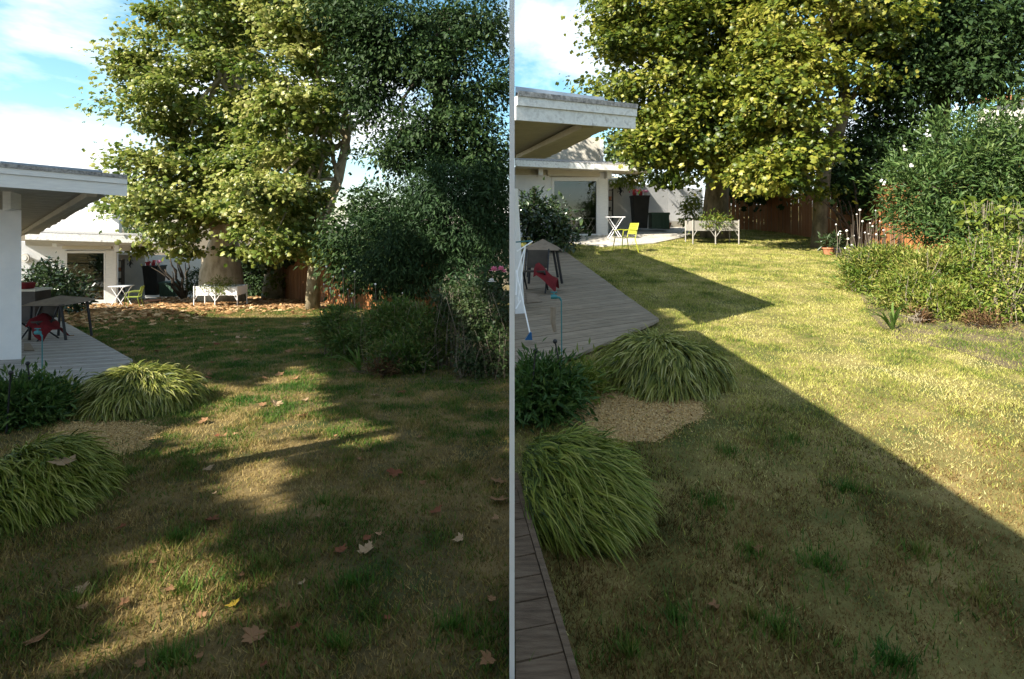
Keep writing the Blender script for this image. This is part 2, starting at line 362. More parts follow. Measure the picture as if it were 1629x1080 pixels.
def quad_wall(px0, px1, pt0, pt1, pb0, pb1, Y0, Y1):   # corners of an upright face from its outline: left/right columns, top and bottom rows
    return [P(px0, pb0, Y0), P(px1, pb1, Y1), P(px1, pt1, Y1), P(px0, pt0, Y0)]
def wallf(h, name, mat, px0, px1, pt0, pt1, pb0, pb1, Y0, Y1, th=.2, off=0):
    q = quad_wall(px0, px1, pt0, pt1, pb0, pb1, Y0, Y1); n = (q[1] - q[0]).cross(q[3] - q[0]).normalized()
    if n.y > 0: n = -n
    return MB().prism([p + n * off for p in q], -n * th).build(name, mat, h)

def sliding_door(h, px0, px1, pt, pb, Y0, Y1, g0, g1, gt, gb, post0, inside):
    """frame outline px0..px1, glass g0..g1"""
    Yf = lambda px: Y0 + (Y1 - Y0) * (px - px0) / (px1 - px0)
    d = thing_part('sliding_door', h, P((px0 + px1) / 2, pb, (Y0 + Y1) / 2))
    for nm, a, b_, t_, u_ in (('jamb', px0, g0, pt, pb), ('jamb', g1, px1, pt, pb), ('rail', g0, g1, pt, gt), ('rail', g0, g1, gb, pb)):
        wallf(d, nm, 'painted_wood', a, b_, t_, t_, u_, u_, Yf(a), Yf(b_), .10, .04)
    wallf(d, 'pane', 'glass_pane', g0, g1, gt, gt, gb, gb, Yf(g0), Yf(g1), .012, -.02)
    return d
def thing_part(name, parent, loc):
    o = bpy.data.objects.new(name, None); COL.objects.link(o); o.parent = parent; o.location = V3(loc) - wloc(parent); o.empty_display_size = .1
    return o
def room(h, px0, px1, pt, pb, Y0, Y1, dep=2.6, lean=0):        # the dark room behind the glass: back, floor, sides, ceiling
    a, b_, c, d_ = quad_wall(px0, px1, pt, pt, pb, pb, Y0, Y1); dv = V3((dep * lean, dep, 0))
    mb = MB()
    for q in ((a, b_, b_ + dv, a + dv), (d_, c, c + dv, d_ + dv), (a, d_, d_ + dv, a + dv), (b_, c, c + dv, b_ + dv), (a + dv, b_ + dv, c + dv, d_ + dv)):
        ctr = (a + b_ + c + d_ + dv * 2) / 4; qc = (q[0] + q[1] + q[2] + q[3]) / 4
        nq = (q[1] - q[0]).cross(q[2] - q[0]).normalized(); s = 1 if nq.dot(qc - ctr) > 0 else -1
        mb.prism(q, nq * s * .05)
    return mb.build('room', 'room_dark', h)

# ------------------------------------------------ house of the shaded garden
dL = V3((-.988, 1, -.075)); eL = V3((-.745, -.667, .055)); CL = P(202, 312, 8.3)
hL = thing('garden_house', GL(37, 578), 'low white house with bluish eave beside the shaded lawn strewn with dead leaves', 'house')
near_roof(hL, CL, dL, eL, 9.6, 5.0, .175, .085, 'soffit_paint', 'painted_wood', -.092)
# near wall, its rafter end and the long side running back
wq = [P(-160, 594, 8.6), P(34, 578, 8.97), P(34, 334, 8.97), P(-160, 330, 8.6)]
MB().prism(wq, V3((-.988, 1, -.075)) * .35).build('wall', 'stucco_white', hL)
MB().prism([P(4, 336, 8.75), P(17, 332, 8.78), P(17, 292, 8.78), P(4, 292, 8.75)], (-.10, .3, 0)).build('rafter_end', 'painted_wood', hL)
# beam under the soffit
b0 = P(150, 313, 8.45) ; b1 = P(34, 374, 17.2)
MB().prism([P(138, 313, 8.4), P(154, 313, 8.4), P(46, 372, 17), P(28, 377, 17)], (0, 0, .10)).build('beam', 'soffit_paint', hL)
MB().prism([P(0, 262, 9.6), P(163, 274, 10.5), P(163, 271, 10.5), P(0, 256, 9.6)], (-2.4, 3, 0)).build('parapet', 'zinc', hL)
# far wing
wallf(hL, 'upper_wall', 'stucco_white', 20, 189, 333, 334, 374, 372, 24, 24.6, .25)
wallf(hL, 'upper_roof', 'worn_paint', 150, 191, 326, 334, 331, 338, 23.7, 24.2, .6)
wallf(hL, 'fascia_board', 'worn_paint', 40, 253, 369, 377, 381, 387.5, 20.3, 21.6, .06)
q = [P(40, 369.5, 20.3), P(253, 377, 21.6), P(253, 374, 24.2), P(40, 365, 23.6)]
MB().prism(q, (0, 0, .03)).build('roof', 'roofing', hL)
q = [P(40, 381, 20.42), P(251, 387.5, 21.65), P(235, 394, 24.0), P(40, 392, 22.0)]
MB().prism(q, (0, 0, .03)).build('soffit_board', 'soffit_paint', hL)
YW = lambda px: 21.6 + (px - 30) * .0085
wallf(hL, 'wall', 'stucco_white', 10, 104, 383, 386, 492, 489, YW(10), YW(104), .2)
wallf(hL, 'lintel', 'stucco_white', 104, 185, 386, 389, 398, 399, YW(104), YW(185), .2)
wallf(hL, 'pilaster', 'painted_wood', 168, 184.5, 398, 399, 487, 486, YW(168) - .05, YW(185) - .05, .25)
wallf(hL, 'return_wall', 'stucco_white', 184.6, 186, 396, 396, 486, 484, YW(185), YW(185) + 2, .05)
wallf(hL, 'shutter_box', 'roller_cream', 99, 177, 386, 389, 395.5, 396.5, YW(99) - .3, YW(177) - .3, .25)
for a, t0, b0_ in ((83, 381, 392), (182, 384.5, 400)):
    wallf(hL, 'bracket', 'painted_wood', a, a + 7, t0, t0, b0_, b0_, YW(a) - .75, YW(a) - .75, .7)
sd_ = sliding_door(hL, 103, 168, 399, 486, YW(103), YW(168), 107, 165.5, 402.5, 477, 168, 'L')
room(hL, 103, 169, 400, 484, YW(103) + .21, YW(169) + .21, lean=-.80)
# meter-like round plate on the wall
c = P(41, 410, YW(41) - .05); mb = MB()
mb.tube([c, c + V3((0, -.05, 0))], .17, 16)
pl = tag(mb.build('wall_plate', 'galvanised', origin=c), 'round grey plate hung on the white house wall behind the leafy shrub', 'wall plate')
MB().tube([c + V3((0, -.052, 0)), c + V3((0, -.07, 0))], .10, 14).build('plate_rim', 'soffit_paint', pl)
# room furniture seen through the glass
def stool(loc, s, label, mat):
    t_ = thing('chair', loc, label, 'chair'); x, y, z = loc
    MB().box((x, y, z + .45 * s), .42 * s, .40 * s, .04 * s).build('seat', mat, t_)
    MB().box((x, y + .18 * s, z + .62 * s), .42 * s, .03 * s, .24 * s).build('backrest', mat, t_)
    for a in (-1, 1):
        for b_ in (-1, 1): MB().box((x + a * .18 * s, y + b_ * .17 * s, z), .045 * s, .045 * s, .45 * s if b_ < 0 else .86 * s).build('leg', mat, t_)
pz = P(150, 477, 23.4); stool((pz.x, pz.y, pz.z), .75, 'small yellow wooden chair behind the dark glass door', 'yellow_wood')
pz = P(157, 470, 24.2); mb = MB().box((pz.x, pz.y, pz.z), .5, .35, .9); o = tag(mb.build('cabinet', 'pale_blue', origin=pz), 'pale blue cabinet inside the dark room behind the glass door', 'cabinet')
MB().box((pz.x, pz.y - .19, pz.z + .05), .44, .02, .38).build('drawer', 'pale_blue', o); MB().box((pz.x, pz.y - .19, pz.z + .47), .44, .02, .38).build('drawer', 'pale_blue', o)
# lean-to and sheltered wall beyond the door
gwL = thing('garden_wall', P(230, 476, 27), 'white rendered wall running from the lean-to to the plane tree behind the dead leaves', 'wall')
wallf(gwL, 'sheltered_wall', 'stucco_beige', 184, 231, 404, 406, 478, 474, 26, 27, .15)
wallf(gwL, 'wall_panel', 'stucco_white', 231.2, 272, 405, 406, 473, 472, 27.2, 28.4, .15)
wallf(gwL, 'wall_panel', 'stucco_white', 272.3, 320, 406, 408, 472, 470, 28.4, 30, .15)
wallf(gwL, 'lean_to_edge', 'painted_wood', 184, 232, 401, 404.5, 404, 407.5, 24.6, 25.6, .05)
q = [P(184, 401, 24.62), P(232, 404.5, 25.62), P(240, 402, 28), P(186, 398, 27)]
MB().prism(q, (0, 0, .03)).build('lean_to_roof', 'soffit_paint', gwL)

# ------------------------------------------------ house of the sunny garden
dR = V3((-.074, 1, .075)); eR = V3((-.8, -.6, -.055)); CR = P(1010, 205, 7.0)
hR = thing('garden_house', GR(836, 507), 'low white house with worn fascia and cream soffit beside the sunny yellow lawn', 'house')
near_roof(hR, CR, dR, eR, 8.0, 1.90, .15, .10, 'soffit_cream', 'worn_paint', .054)
MB().prism([P(819.5, 505, 8.2), P(835, 507, 8.25), P(824, 300, 8.2), P(819.5, 300, 8.15)], (-.02, .6, .03)).build('wall', 'stucco_white', hR)
MB().prism([P(926, 204, 7.0), P(944, 203, 7.05), P(832, 249, 13), P(821, 252, 13)], (0, 0, .09)).build('beam', 'soffit_cream', hR)
MB().prism([P(820, 147, 6.9), P(962, 160, 7.5), P(962, 155, 7.5), P(820, 137, 6.9)], (0, .5, 0)).build('parapet', 'zinc', hR)
wallf(hR, 'upper_wall', 'stucco_beige', 820, 955, 216, 219, 262, 262, 22.4, 22.8, .25)
wallf(hR, 'corner_board', 'painted_wood', 955.2, 960, 219, 219, 262, 262, 22.78, 22.8, .25)
wallf(hR, 'fascia_board', 'worn_paint', 820, 1037, 254.5, 265, 264, 273.5, 19.2, 20.2, .06)
q = [P(820, 254.5, 19.2), P(1037, 265, 20.2), P(1037, 261, 22.4), P(820, 251, 22.2)]
MB().prism(q, (0, 0, .03)).build('roof', 'roofing', hR)
q = [P(820, 264, 19.27), P(1035, 273.5, 20.25), P(1020, 279, 22.6), P(820, 270, 20.9)]
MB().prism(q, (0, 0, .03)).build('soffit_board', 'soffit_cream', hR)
YX = lambda px: 20.6 + (px - 820) * .004
wallf(hR, 'wall', 'stucco_white', 820, 877, 278, 278, 378, 377, YX(820), YX(877), .2)
wallf(hR, 'beam', 'soffit_cream', 820, 872, 265, 266, 277.5, 277.5, YX(820) - .12, YX(872) - .12, .2)
wallf(hR, 'lintel', 'stucco_beige', 872, 953, 266, 269, 282, 282, YX(872), YX(953), .2)
wallf(hR, 'shutter_box', 'roller_cream', 872, 954.5, 269.5, 271, 279, 281, YX(872) - .3, YX(953) - .3, .25)
wallf(hR, 'pilaster', 'painted_wood', 952.2, 967, 274, 275, 379, 380, YX(952) - .06, YX(967) - .06, .25)
wallf(hR, 'return_wall', 'stucco_white', 967.1, 968.2, 275, 275, 379, 377, YX(968), YX(968) + 1.5, .05)
for a, t0, b0_ in ((857, 261, 278), (966, 266.5, 282.5)):
    wallf(hR, 'bracket', 'painted_wood', a, a + 7, t0, t0, b0_, b0_, YX(a) - .75, YX(a) - .75, .7)
sliding_door(hR, 877, 952, 282, 379, YX(877), YX(952), 881, 948.5, 288, 372, 952, 'R')
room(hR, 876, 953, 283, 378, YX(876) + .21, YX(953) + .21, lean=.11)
gwR = thing('garden_wall', P(1013, 368, 24), 'pale rendered wall panels behind the dark bin and green box in the sun', 'wall')
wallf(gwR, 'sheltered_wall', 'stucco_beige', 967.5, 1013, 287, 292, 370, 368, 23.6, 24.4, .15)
for a, b_ in ((1013.3, 1062), (1062.4, 1085), (1085.4, 1118)):
    k0 = (a - 1013) / 105; k1 = (b_ - 1013) / 105
    wallf(gwR, 'wall_panel', 'stucco_white', a, b_, 292 + k0 * 9, 292 + k1 * 9, 367 - k0 * 5, 367 - k1 * 5, 24.6 + k0 * 2, 24.6 + k1 * 2, .12)
wallf(gwR, 'wall_base', 'stucco_beige', 1037, 1116, 352, 352, 366.5, 363, 24.6, 26.2, .2, .06)
wallf(gwR, 'lean_to_edge', 'worn_paint', 966, 1016, 285, 290, 289, 294.5, 23.0, 23.6, .05)
q = [P(966, 285, 23.03), P(1016, 290, 23.63), P(1020, 286.5, 25), P(966, 281, 24.8)]
MB().prism(q, (0, 0, .03)).build('lean_to_roof', 'soffit_cream', gwR)

# ================================================================== DECKS AND TERRACES
def line_hit(O, u, A, B):
    d = (B[0] - A[0], B[1] - A[1]); den = u[0] * d[1] - u[1] * d[0]
    if abs(den) < 1e-9: return None
    wx, wy = A[0] - O[0], A[1] - O[1]; t_ = (wx * d[1] - wy * d[0]) / den; s_ = (wx * u[1] - wy * u[0]) / den
    return t_ if -1e-6 <= s_ <= 1 + 1e-6 else None
def deck(root, u, O, nboards, wd, bound, zf, mat, left, gap=.014, top=.07, thick=.035):
    u = (u[0] / math.hypot(*u), u[1] / math.hypot(*u)); nrmv = (-u[1], u[0])
    for k in range(nboards):
        ends = []
        for s in (k * wd + gap / 2, (k + 1) * wd - gap / 2):
            o = (O[0] + nrmv[0] * s, O[1] + nrmv[1] * s)
            ts = [line_hit(o, u, bound[i], bound[i + 1]) for i in range(len(bound) - 1)]; ts = [t_ for t_ in ts if t_ is not None]
            tl = line_hit(o, u, *left)
            if not ts or tl is None or max(ts) <= tl + .02: ends = None; break
            ends.append(((o[0] + u[0] * tl, o[1] + u[1] * tl), (o[0] + u[0] * max(ts), o[1] + u[1] * max(ts))))
        if not ends: continue
        (a, b_), (d_, c_) = ends; dz = top + random.uniform(-.003, .003)
        MB().prism([(x, y, zf(y) + dz) for x, y in (a, b_, c_, d_)], (0, 0, -thick)).build('deck_board', mat if k % 3 else mat + '_pale', root)
dcL = thing('wooden_deck', GL(150, 590), 'grey wooden deck beside the white wall in the shaded garden', 'deck')
c0 = GL(213, 580); c1 = GL(89, 634); cf = c0 + dL * 11.5
bndL = [(cf.x, cf.y), (c0.x, c0.y), (c1.x, c1.y), (c1.x + .3, c1.y - 1.2)]
deck(dcL, (.9, .42), (c1.x - 4, c1.y - 2.4), 110, .145, bndL, zl, 'deck_wood', ((-9.2, 3), (-19, 24)))
deckL_poly = [(cf.x, cf.y), (c0.x, c0.y), (c1.x, c1.y), (-9.2, 5), (-20, 22)]
dcR = thing('wooden_deck', GR(950, 520), 'weathered wooden deck beside the sunny yellow lawn', 'deck')
k0 = GR(1050, 516); k1 = GR(905, 580); kf = k0 + dR * 8.4
bndR = [(kf.x, kf.y), (k0.x, k0.y), (k1.x, k1.y), (k1.x - .5, k1.y - .3)]
deck(dcR, (.87, .45), (0.02, 5.2), 110, .145, bndR, zr, 'deck_warm', ((.02, 4), (.02, 20)))
deckR_poly = [(kf.x, kf.y), (k0.x, k0.y), (k1.x, k1.y), (.02, k1.y - .3), (.02, kf.y)]
# near walkway at the bottom, raised, with an edge board
n0 = GR(905, 1085); n1 = GR(822, 790)
wk = thing('walkway', (n0.x * .5, 2.4, zr(2.4)), 'old brown board walkway beside the tall grass mound in shadow', 'walkway')
ev = V3((n1.x - n0.x, n1.y - n0.y, 0)); el = ev.length; ev.normalize()
ns0 = n0 - ev * 1.2
yq = ns0.y
for k in range(22):
    a0 = k * .15 + .004; a1 = (k + 1) * .15 - .004
    pa = ns0 + ev * a0; pb = ns0 + ev * a1; inx = .022
    if pb.x - inx < .02: break
    tl = .014
    sl = .22
    qd = [(tl, pa.y - sl * (pa.x - tl)), (pa.x - inx, pa.y), (pb.x - inx, pb.y), (tl, pb.y - sl * (pb.x - tl))]
    MB().prism([(x, y, zr(y) + .12 + random.uniform(-.002, .002)) for x, y in qd], (0, 0, -.03)).build('deck_board', 'deck_old', wk)
e0, e1 = ns0, n1 + ev * .05
MB().prism([(e0.x - .018, e0.y, zr(e0.y) + .128), (e0.x + .012, e0.y, zr(e0.y) + .128), (e1.x + .012, e1.y, zr(e1.y) + .128), (e1.x - .018, e1.y, zr(e1.y) + .128)], (0, 0, -.15)).build('edge_board', 'deck_old', wk)
walk_poly = [(0, 0), (n0.x + .1, 0), (n0.x + .02, n0.y), (n1.x + .02, n1.y), (0, n1.y + .1)]

def terrace(name, pts, zf, mat, dz):
    return tag(sheet(name, [(p.x, p.y) for p in pts], zf, mat, dz, .06), kind='structure')
terrace('terrace', [GL(60, 494), GL(125, 492), GL(205, 493.5), GL(268, 485), GL(322, 473), GL(318, 469.5), GL(180, 468)], zl, 'paving', .035)
terrace('terrace', [GR(870, 382), GR(905, 387), GR(960, 393), GR(1040, 388), GR(1084, 379), GR(1118, 366), GR(1110, 361), GR(960, 366), GR(880, 376)], zr, 'paving', .035)
def patch(name, pts, G, zf, mat, seed):
    ctr = sum(pts, V3((0, 0, 0))) / len(pts); out = []; rr = random.Random(seed)
    for i in range(len(pts)):
        a, b_ = pts[i], pts[(i + 1) % len(pts)]
        for t_ in (0, .25, .5, .75):
            p = a.lerp(b_, t_); p += (p - ctr).normalized() * rr.uniform(-.06, .06); out.append((p.x, p.y))
    o = sheet(name, out, zf, mat, .006); tag(o, kind='structure'); return out
sandL = patch('gravel_bed', [GL(80, 690), GL(115, 655), GL(180, 668), GL(262, 680), GL(240, 702), GL(205, 728), GL(140, 726)], GL, zl, 'gravel_sand', 1)
sandR = patch('gravel_bed', [GR(905, 668), GR(935, 622), GR(960, 600), GR(1120, 640), GR(1105, 665), GR(1045, 710), GR(960, 700)], GR, zr, 'gravel_sand', 2)
def pebbles(poly, zf, seed):
    r = np.random.default_rng(seed); a = np.array(poly); lo, hi = a.min(0), a.max(0); n = 22000
    X = r.uniform(lo[0], hi[0], n); Y = r.uniform(lo[1], hi[1], n); ok = inpoly(X + r.normal(0, .05, n), Y + r.normal(0, .05, n), poly); X, Y = X[ok], Y[ok]; n = len(X)
    Z = (EYE - HL - SLL * Y) if X.mean() < 0 else (EYE - HR + SLR * Y)
    ax = r.normal(size=(n, 3)) * np.array([1, 1, .4]); nr = r.normal(0, .5, (n, 3)); nr[:, 2] += 1
    V, Fc, k = leaves(np.stack([X, Y, Z + .008], 1), ax, nr, r.uniform(.005, .02, n), T_KITE)
    tag(np_mesh('gravel_chips', V, Fc, 'chips', None, np.repeat(r.random(n), k)), kind='stuff')
leaf('chips', [(.16, .09, .03), (.40, .26, .10), (.56, .38, .16), (.64, .47, .23)], .05, .9, .1)
pebbles(sandL, zl, 5); pebbles(sandR, zr, 6)
bedL = patch('flower_bed', [GL(520, 545), GL(560, 592), GL(620, 606), GL(700, 610), GL(800, 612), GL(812, 560), GL(812, 480), GL(560, 480)], GL, zl, 'earth', 3)
bedR = patch('flower_bed', [GR(1348, 430), GR(1380, 500), GR(1430, 540), GR(1520, 560), GR(1620, 590), GR(1720, 600), GR(1720, 400), GR(1350, 395)], GR, zr, 'earth', 4)

# ================================================================== LAWN GRASS
def lawn_blades(name, side, n, mat, masks, seed, green):
    r = np.random.default_rng(seed); Y = (1.7 ** .6 + r.random(n) * (24 ** .6 - 1.7 ** .6)) ** (1 / .6)
    X = r.random(n) * (Y * 1.02 + .8) + .012
    if side < 0: X = -X
    ok = np.ones(n, bool)
    jx = X + r.normal(0, .07, n); jy = Y + r.normal(0, .07, n)
    for i_, m_ in enumerate(masks): ok &= ~(inpoly(jx, jy, m_) & (r.random(n) < .9) if i_ == 1 else inpoly(X, Y, m_))
    tuft = vnoise(X + 50, Y, 3.1, seed) * .6 + vnoise(X + 50, Y, 9, seed + 1) * .4
    ok &= r.random(n) < .35 + 1.1 * tuft
    X, Y, tuft = X[ok], Y[ok], tuft[ok]; n = len(X)
    Z = (EYE - HL - SLL * Y) if side < 0 else (EYE - HR + SLR * Y)
    sc = np.maximum(1, (Y / 3.5)) ** .45
    h = (.018 + .036 * tuft ** 2) * (.78 if side > 0 else 1) * r.uniform(.5, 1.5, n) * sc ** .6; wd = .0032 * sc * r.uniform(.7, 1.4, n)
    a = r.random(n) * 6.283; ln = np.abs(r.normal(.6, .45, n)) * h
    base = np.stack([X, Y, Z - .004], 1); tip = base + np.stack([np.cos(a) * ln, np.sin(a) * ln, h], 1)
    b_ = r.random(n) * 6.283; wv = np.stack([np.cos(b_) * wd, np.sin(b_) * wd, 0 * wd], 1)
    V = np.stack([base - wv, base + wv, tip], 1).reshape(-1, 3)
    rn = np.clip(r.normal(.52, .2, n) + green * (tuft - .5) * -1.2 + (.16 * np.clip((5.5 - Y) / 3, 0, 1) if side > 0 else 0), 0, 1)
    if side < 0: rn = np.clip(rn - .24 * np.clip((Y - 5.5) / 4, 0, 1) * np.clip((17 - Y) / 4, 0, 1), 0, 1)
    br = r.random(n) < (.95 if side > 0 else .35) * np.clip((5.6 - Y) / 2.4, 0, 1)  # near turf browned; heavier share in sunny garden also deepens its shade by colour
    for m2, q in ((mat, ~br), ('blades_brown', br)):
        k_ = int(q.sum()); Vq = V.reshape(-1, 3, 3)[q].reshape(-1, 3)
        tag(np_mesh(name, Vq, np.arange(3 * k_).reshape(-1, 3), m2, None, np.repeat(rn[q], 3)), kind='stuff')
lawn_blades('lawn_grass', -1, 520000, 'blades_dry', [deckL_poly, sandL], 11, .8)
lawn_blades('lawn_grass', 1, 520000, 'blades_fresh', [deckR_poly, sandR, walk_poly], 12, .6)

# ================================================================== GRASS MOUNDS
def mound(c, rx, ry, h, n, L, wd, wind, mat, label, seed, keep):
    r = np.random.default_rng(seed); t_ = thing('ornamental_grass', c, label, 'ornamental grass', 'mounds of ornamental grass')
    n0 = int(n * 1.0); a = r.random(n0) * 6.283; u = r.random(n0) ** .8
    th = u * 1.62                                       # 0 at the crown of the mound, past pi/2 hangs at the rim
    d = np.stack([np.sin(th) * np.cos(a), np.sin(th) * np.sin(a), np.cos(th)], 1)
    R = np.array([rx, ry, h]); lump = 1 + .10 * (vnoise(d[:, 0] * 3 + 9, d[:, 1] * 3 + 9, 1.3, seed) - .5) * 2
    p = np.array(c) + d * R * (lump * r.uniform(.80, 1.0, n0))[:, None]
    nor = unit(d / R); tan = np.stack([np.cos(th) * np.cos(a) * rx, np.cos(th) * np.sin(a) * ry, -np.sin(th) * h], 1)
    wn = np.array(wind); wl = np.linalg.norm(wn); tan = unit(tan) * (1 - .45 * min(1, wl)); tan += wn * (.7 + .6 * r.random(n0))[:, None]
    sw = vnoise(d[:, 0] * 4 + 20, d[:, 1] * 4 + 20, 1.1, seed + 5) - .5      # locks of blades lean together
    tan = unit(tan); tan += np.cross(nor, tan) * (sw * 1.1)[:, None] + r.normal(0, .34, (n0, 3)); tan = unit(tan)
    Ls = L * r.uniform(.55, 1.15, n0) ; K = 4; pts = []
    for k in range(K + 1):
        s = k / K
        q = p + tan * (Ls * s)[:, None] + nor * (Ls * (.42 * s - .30 * s * s))[:, None]
        q[:, 2] -= Ls * .42 * s * s * np.clip(1.2 - d[:, 2] * .4, .4, 1.2)
        pts.append(q)
    side = unit(np.cross(tan, nor)); tw = r.normal(0, .5, n0)[:, None]; side = unit(side + nor * tw)
    W = wd * r.uniform(.6, 1.3, n0); prof = [.5, 1.0, .9, .55, .05]
    V = np.stack([pts[k] + sgn * side * (W * prof[k] * .5)[:, None] for k in range(K + 1) for sgn in (-1, 1)], 1)
    gz_ = min(float(c[2]), 9) + .004; V[:, :, 2] = np.maximum(V[:, :, 2], gz_ - .05)
    ok = keep(pts[0]) & keep(pts[-1] + np.array([0, 0, .12])); V = V[ok]; m_ = len(V)
    f = np.array([[2 * k, 2 * k + 1, 2 * k + 3, 2 * k + 2] for k in range(K)])
    Fc = (f[None] + (np.arange(m_) * 10)[:, None, None]).reshape(-1, 4)
    base = np.where(r.random(m_) < .22, .78, np.clip(r.normal(.44, .2, m_), 0, 1)); rn = np.stack([base - .30 + .62 * (k // 2) / K for k in range(10)], 1).ravel()
    np_mesh('blades', V.reshape(-1, 3), Fc, mat, t_, np.clip(rn, 0, 1), kind='stuff')
    mb = MB().lathe(c, [(rx * .62 * math.cos(q), h * .62 * math.sin(q)) for q in [i * 1.5 / 5 for i in range(6)]], 12); mb.build('root_clump', 'dark_hedge_core', t_, True)  # near-black dome stands in for the shade between the blades
    return t_
cL1 = GL(218, 646); cL2 = GL(52, 800); cR1 = GR(1048, 604); cR2 = GR(898, 808)
mound(cL1, .68, .66, .42, 7500, .19, .014, (0, 0, 0), 'hakone', 'variegated grass mound at the deck corner with a sunlit flank in the leaf-strewn garden', 21, keepL)
mound(cL2, .37, .44, .38, 9500, .20, .0095, (1.25, -.35, 0), 'hakone_green', 'green grass mound combed sideways beside bare gravel in the leaf-strewn garden', 22, keepL)
mound(cR1, .66, .60, .46, 7500, .19, .014, (0, 0, 0), 'hakone', 'rounded variegated grass mound at the deck corner touching the straight shadow edge', 23, keepR)
mound(cR2, .41, .42, .43, 10500, .21, .0095, (1.25, -.35, 0), 'hakone_green', 'large green grass mound combed sideways beside the brown board walkway', 24, keepR)
# lush low clumps at the deck edge with stakes
def lush(c, rx, ry, h, n, label, seed, keep, mat='fern_dark'):
    t_ = thing('leafy_clump', c, label, 'shrub')
    crown('foliage', t_, [(V3(c) + V3((0, 0, h * .42)), (rx, ry, h * .62))], n, .085, mat, T_LANCE, .2, 16, keep, seed, .9, .3, -.2)
lush(GL(22, 672), .44, .34, .34, 10000, 'dark green leafy clump behind the combed grass mound by the deck, fallen leaf garden', 31, keepL)
lush(GL(92, 655), .16, .16, .2, 1300, 'small bright leafy tuft between deck edge and gravel in the leaf-strewn garden', 32, keepL, 'leaf_lime')
lush(GR(855, 655), .34, .30, .34, 9000, 'dark leafy clump at the end of the weathered deck, pierced by two black stakes', 33, keepR)
lush(GR(930, 628), .14, .14, .22, 1100, 'small yellowish leafy tuft beside the gravel at the weathered deck', 34, keepR, 'leaf_lime')

# ================================================================== TREES
def tree(name, label, base, trunk, ells, n, size, mat, tmpl, bark, keep, seed, group=None, trunkr=None, clump=.6, per=30, limbs=10, lr=.10, **kw):
    """trunk: list of points; limbs fan out from it to the foliage masses"""
    t_ = thing(name, base, label, 'tree', group)
    mb = MB(); mb.tube(trunk, trunkr, 12); mb.build('trunk', bark, t_, True)
    rr = random.Random(seed); top = trunk[-1]
    for i in range(limbs):
        e_ = ells[i % len(ells)]; tgt = V3(e_[0]) + V3((rr.uniform(-.6, .6) * e_[1][0], rr.uniform(-.6, .6) * e_[1][1], rr.uniform(-.5, .6) * e_[1][2]))
        st = trunk[rr.randrange(len(trunk) // 2, len(trunk))]
        if not keep(np.array([list(tgt)]))[0]: continue
        MB().tube(limb(st, tgt, seed * 50 + i), [lr * (1 - .8 * k / 6) for k in range(7)], 6).build('limb', bark, t_, True)
    crown('crown', t_, ells, n, size, mat, tmpl, clump, per, keep, seed, **kw)
    return t_
# --- shaded garden: the lit planes
def trunk_pts(pxs, Y): return [P(a, b_, Y) for a, b_ in pxs]
T1 = trunk_pts([(354, 484), (352, 462), (352, 430), (356, 385), (362, 300), (372, 200), (375, 90)], 24.6)
tree('plane_tree', 'thick pale plane tree behind the whitish raised planter, sunlit yellowing crown, leaf-strewn garden', T1[0], T1,
     [E(345, 160, 125, 160, 23.5, 3.4), E(325, 10, 95, 105, 23.5, 3.2), E(410, -60, 140, 120, 23.5, 3.4), E(275, 300, 80, 80, 22.3, 2.4),
      E(330, 345, 95, 42, 22.0, 2.2), E(250, 150, 48, 100, 22.6, 2.0), E(232, 290, 36, 55, 22.4, 1.2), E(420, 250, 85, 110, 22.5, 2.4), E(400, 338, 75, 40, 22.4, 1.8), E(300, 392, 26, 14, 21.6, .5), E(372, 388, 30, 16, 21.6, .5), E(215, 330, 22, 30, 22, .6)],
     72000, .155, 'leaf_plane', T_PALM, 'bark_pale', keepL, 41, 'plane trees', [1.02, .92, .85, .6, .5, .4, .3], 1.0, 240, 20, .14, shell=.4, flat=.42, hue=-.06)
T3 = trunk_pts([(497, 492), (498, 455), (502, 400), (512, 352), (538, 285), (552, 220), (545, 120)], 20.6)
tree('plane_tree', 'slender plane tree with forked leaning branch before orange fence, leaf-strewn garden', T3[0], T3,
     [E(452, 290, 58, 80, 19.8, 1.9), E(485, 150, 75, 130, 20.2, 2.2), E(490, 15, 70, 90, 20.4, 2.2), E(450, 372, 60, 32, 19.6, 1.5), E(512, 190, 22, 42, 19.6, 1.0), E(508, 385, 26, 28, 19.6, .9)],
     30000, .145, 'leaf_plane', T_PALM, 'bark_plane', keepL, 42, 'plane trees', [.28, .24, .22, .22, .19, .15, .1], .85, 220, 12, .09, shell=.4, flat=.42)
T2 = trunk_pts([(437, 476), (437, 440), (440, 380), (446, 300)], 26.5)
tree('plane_tree', 'ivy-clad tree trunk beside the black hedge gap in the leaf-strewn garden', T2[0], T2,
     [E(450, 330, 60, 50, 26.5, 1.6), E(430, 400, 50, 22, 26, 1.2)], 3000, .22, 'leaf_mid', T_PALM, 'bark_plane', keepL, 43, 'plane trees', [.62, .46, .42, .34], .7, 30, 4, .08)
iv = crown('ivy', [o for o in bpy.data.objects if o.name == 'plane_tree.002'][0], [E(438, 452, 15, 30, 26.3, .5)], 700, .16, 'leaf_lime', T_OVAL, .3, 20, keepL, 44)
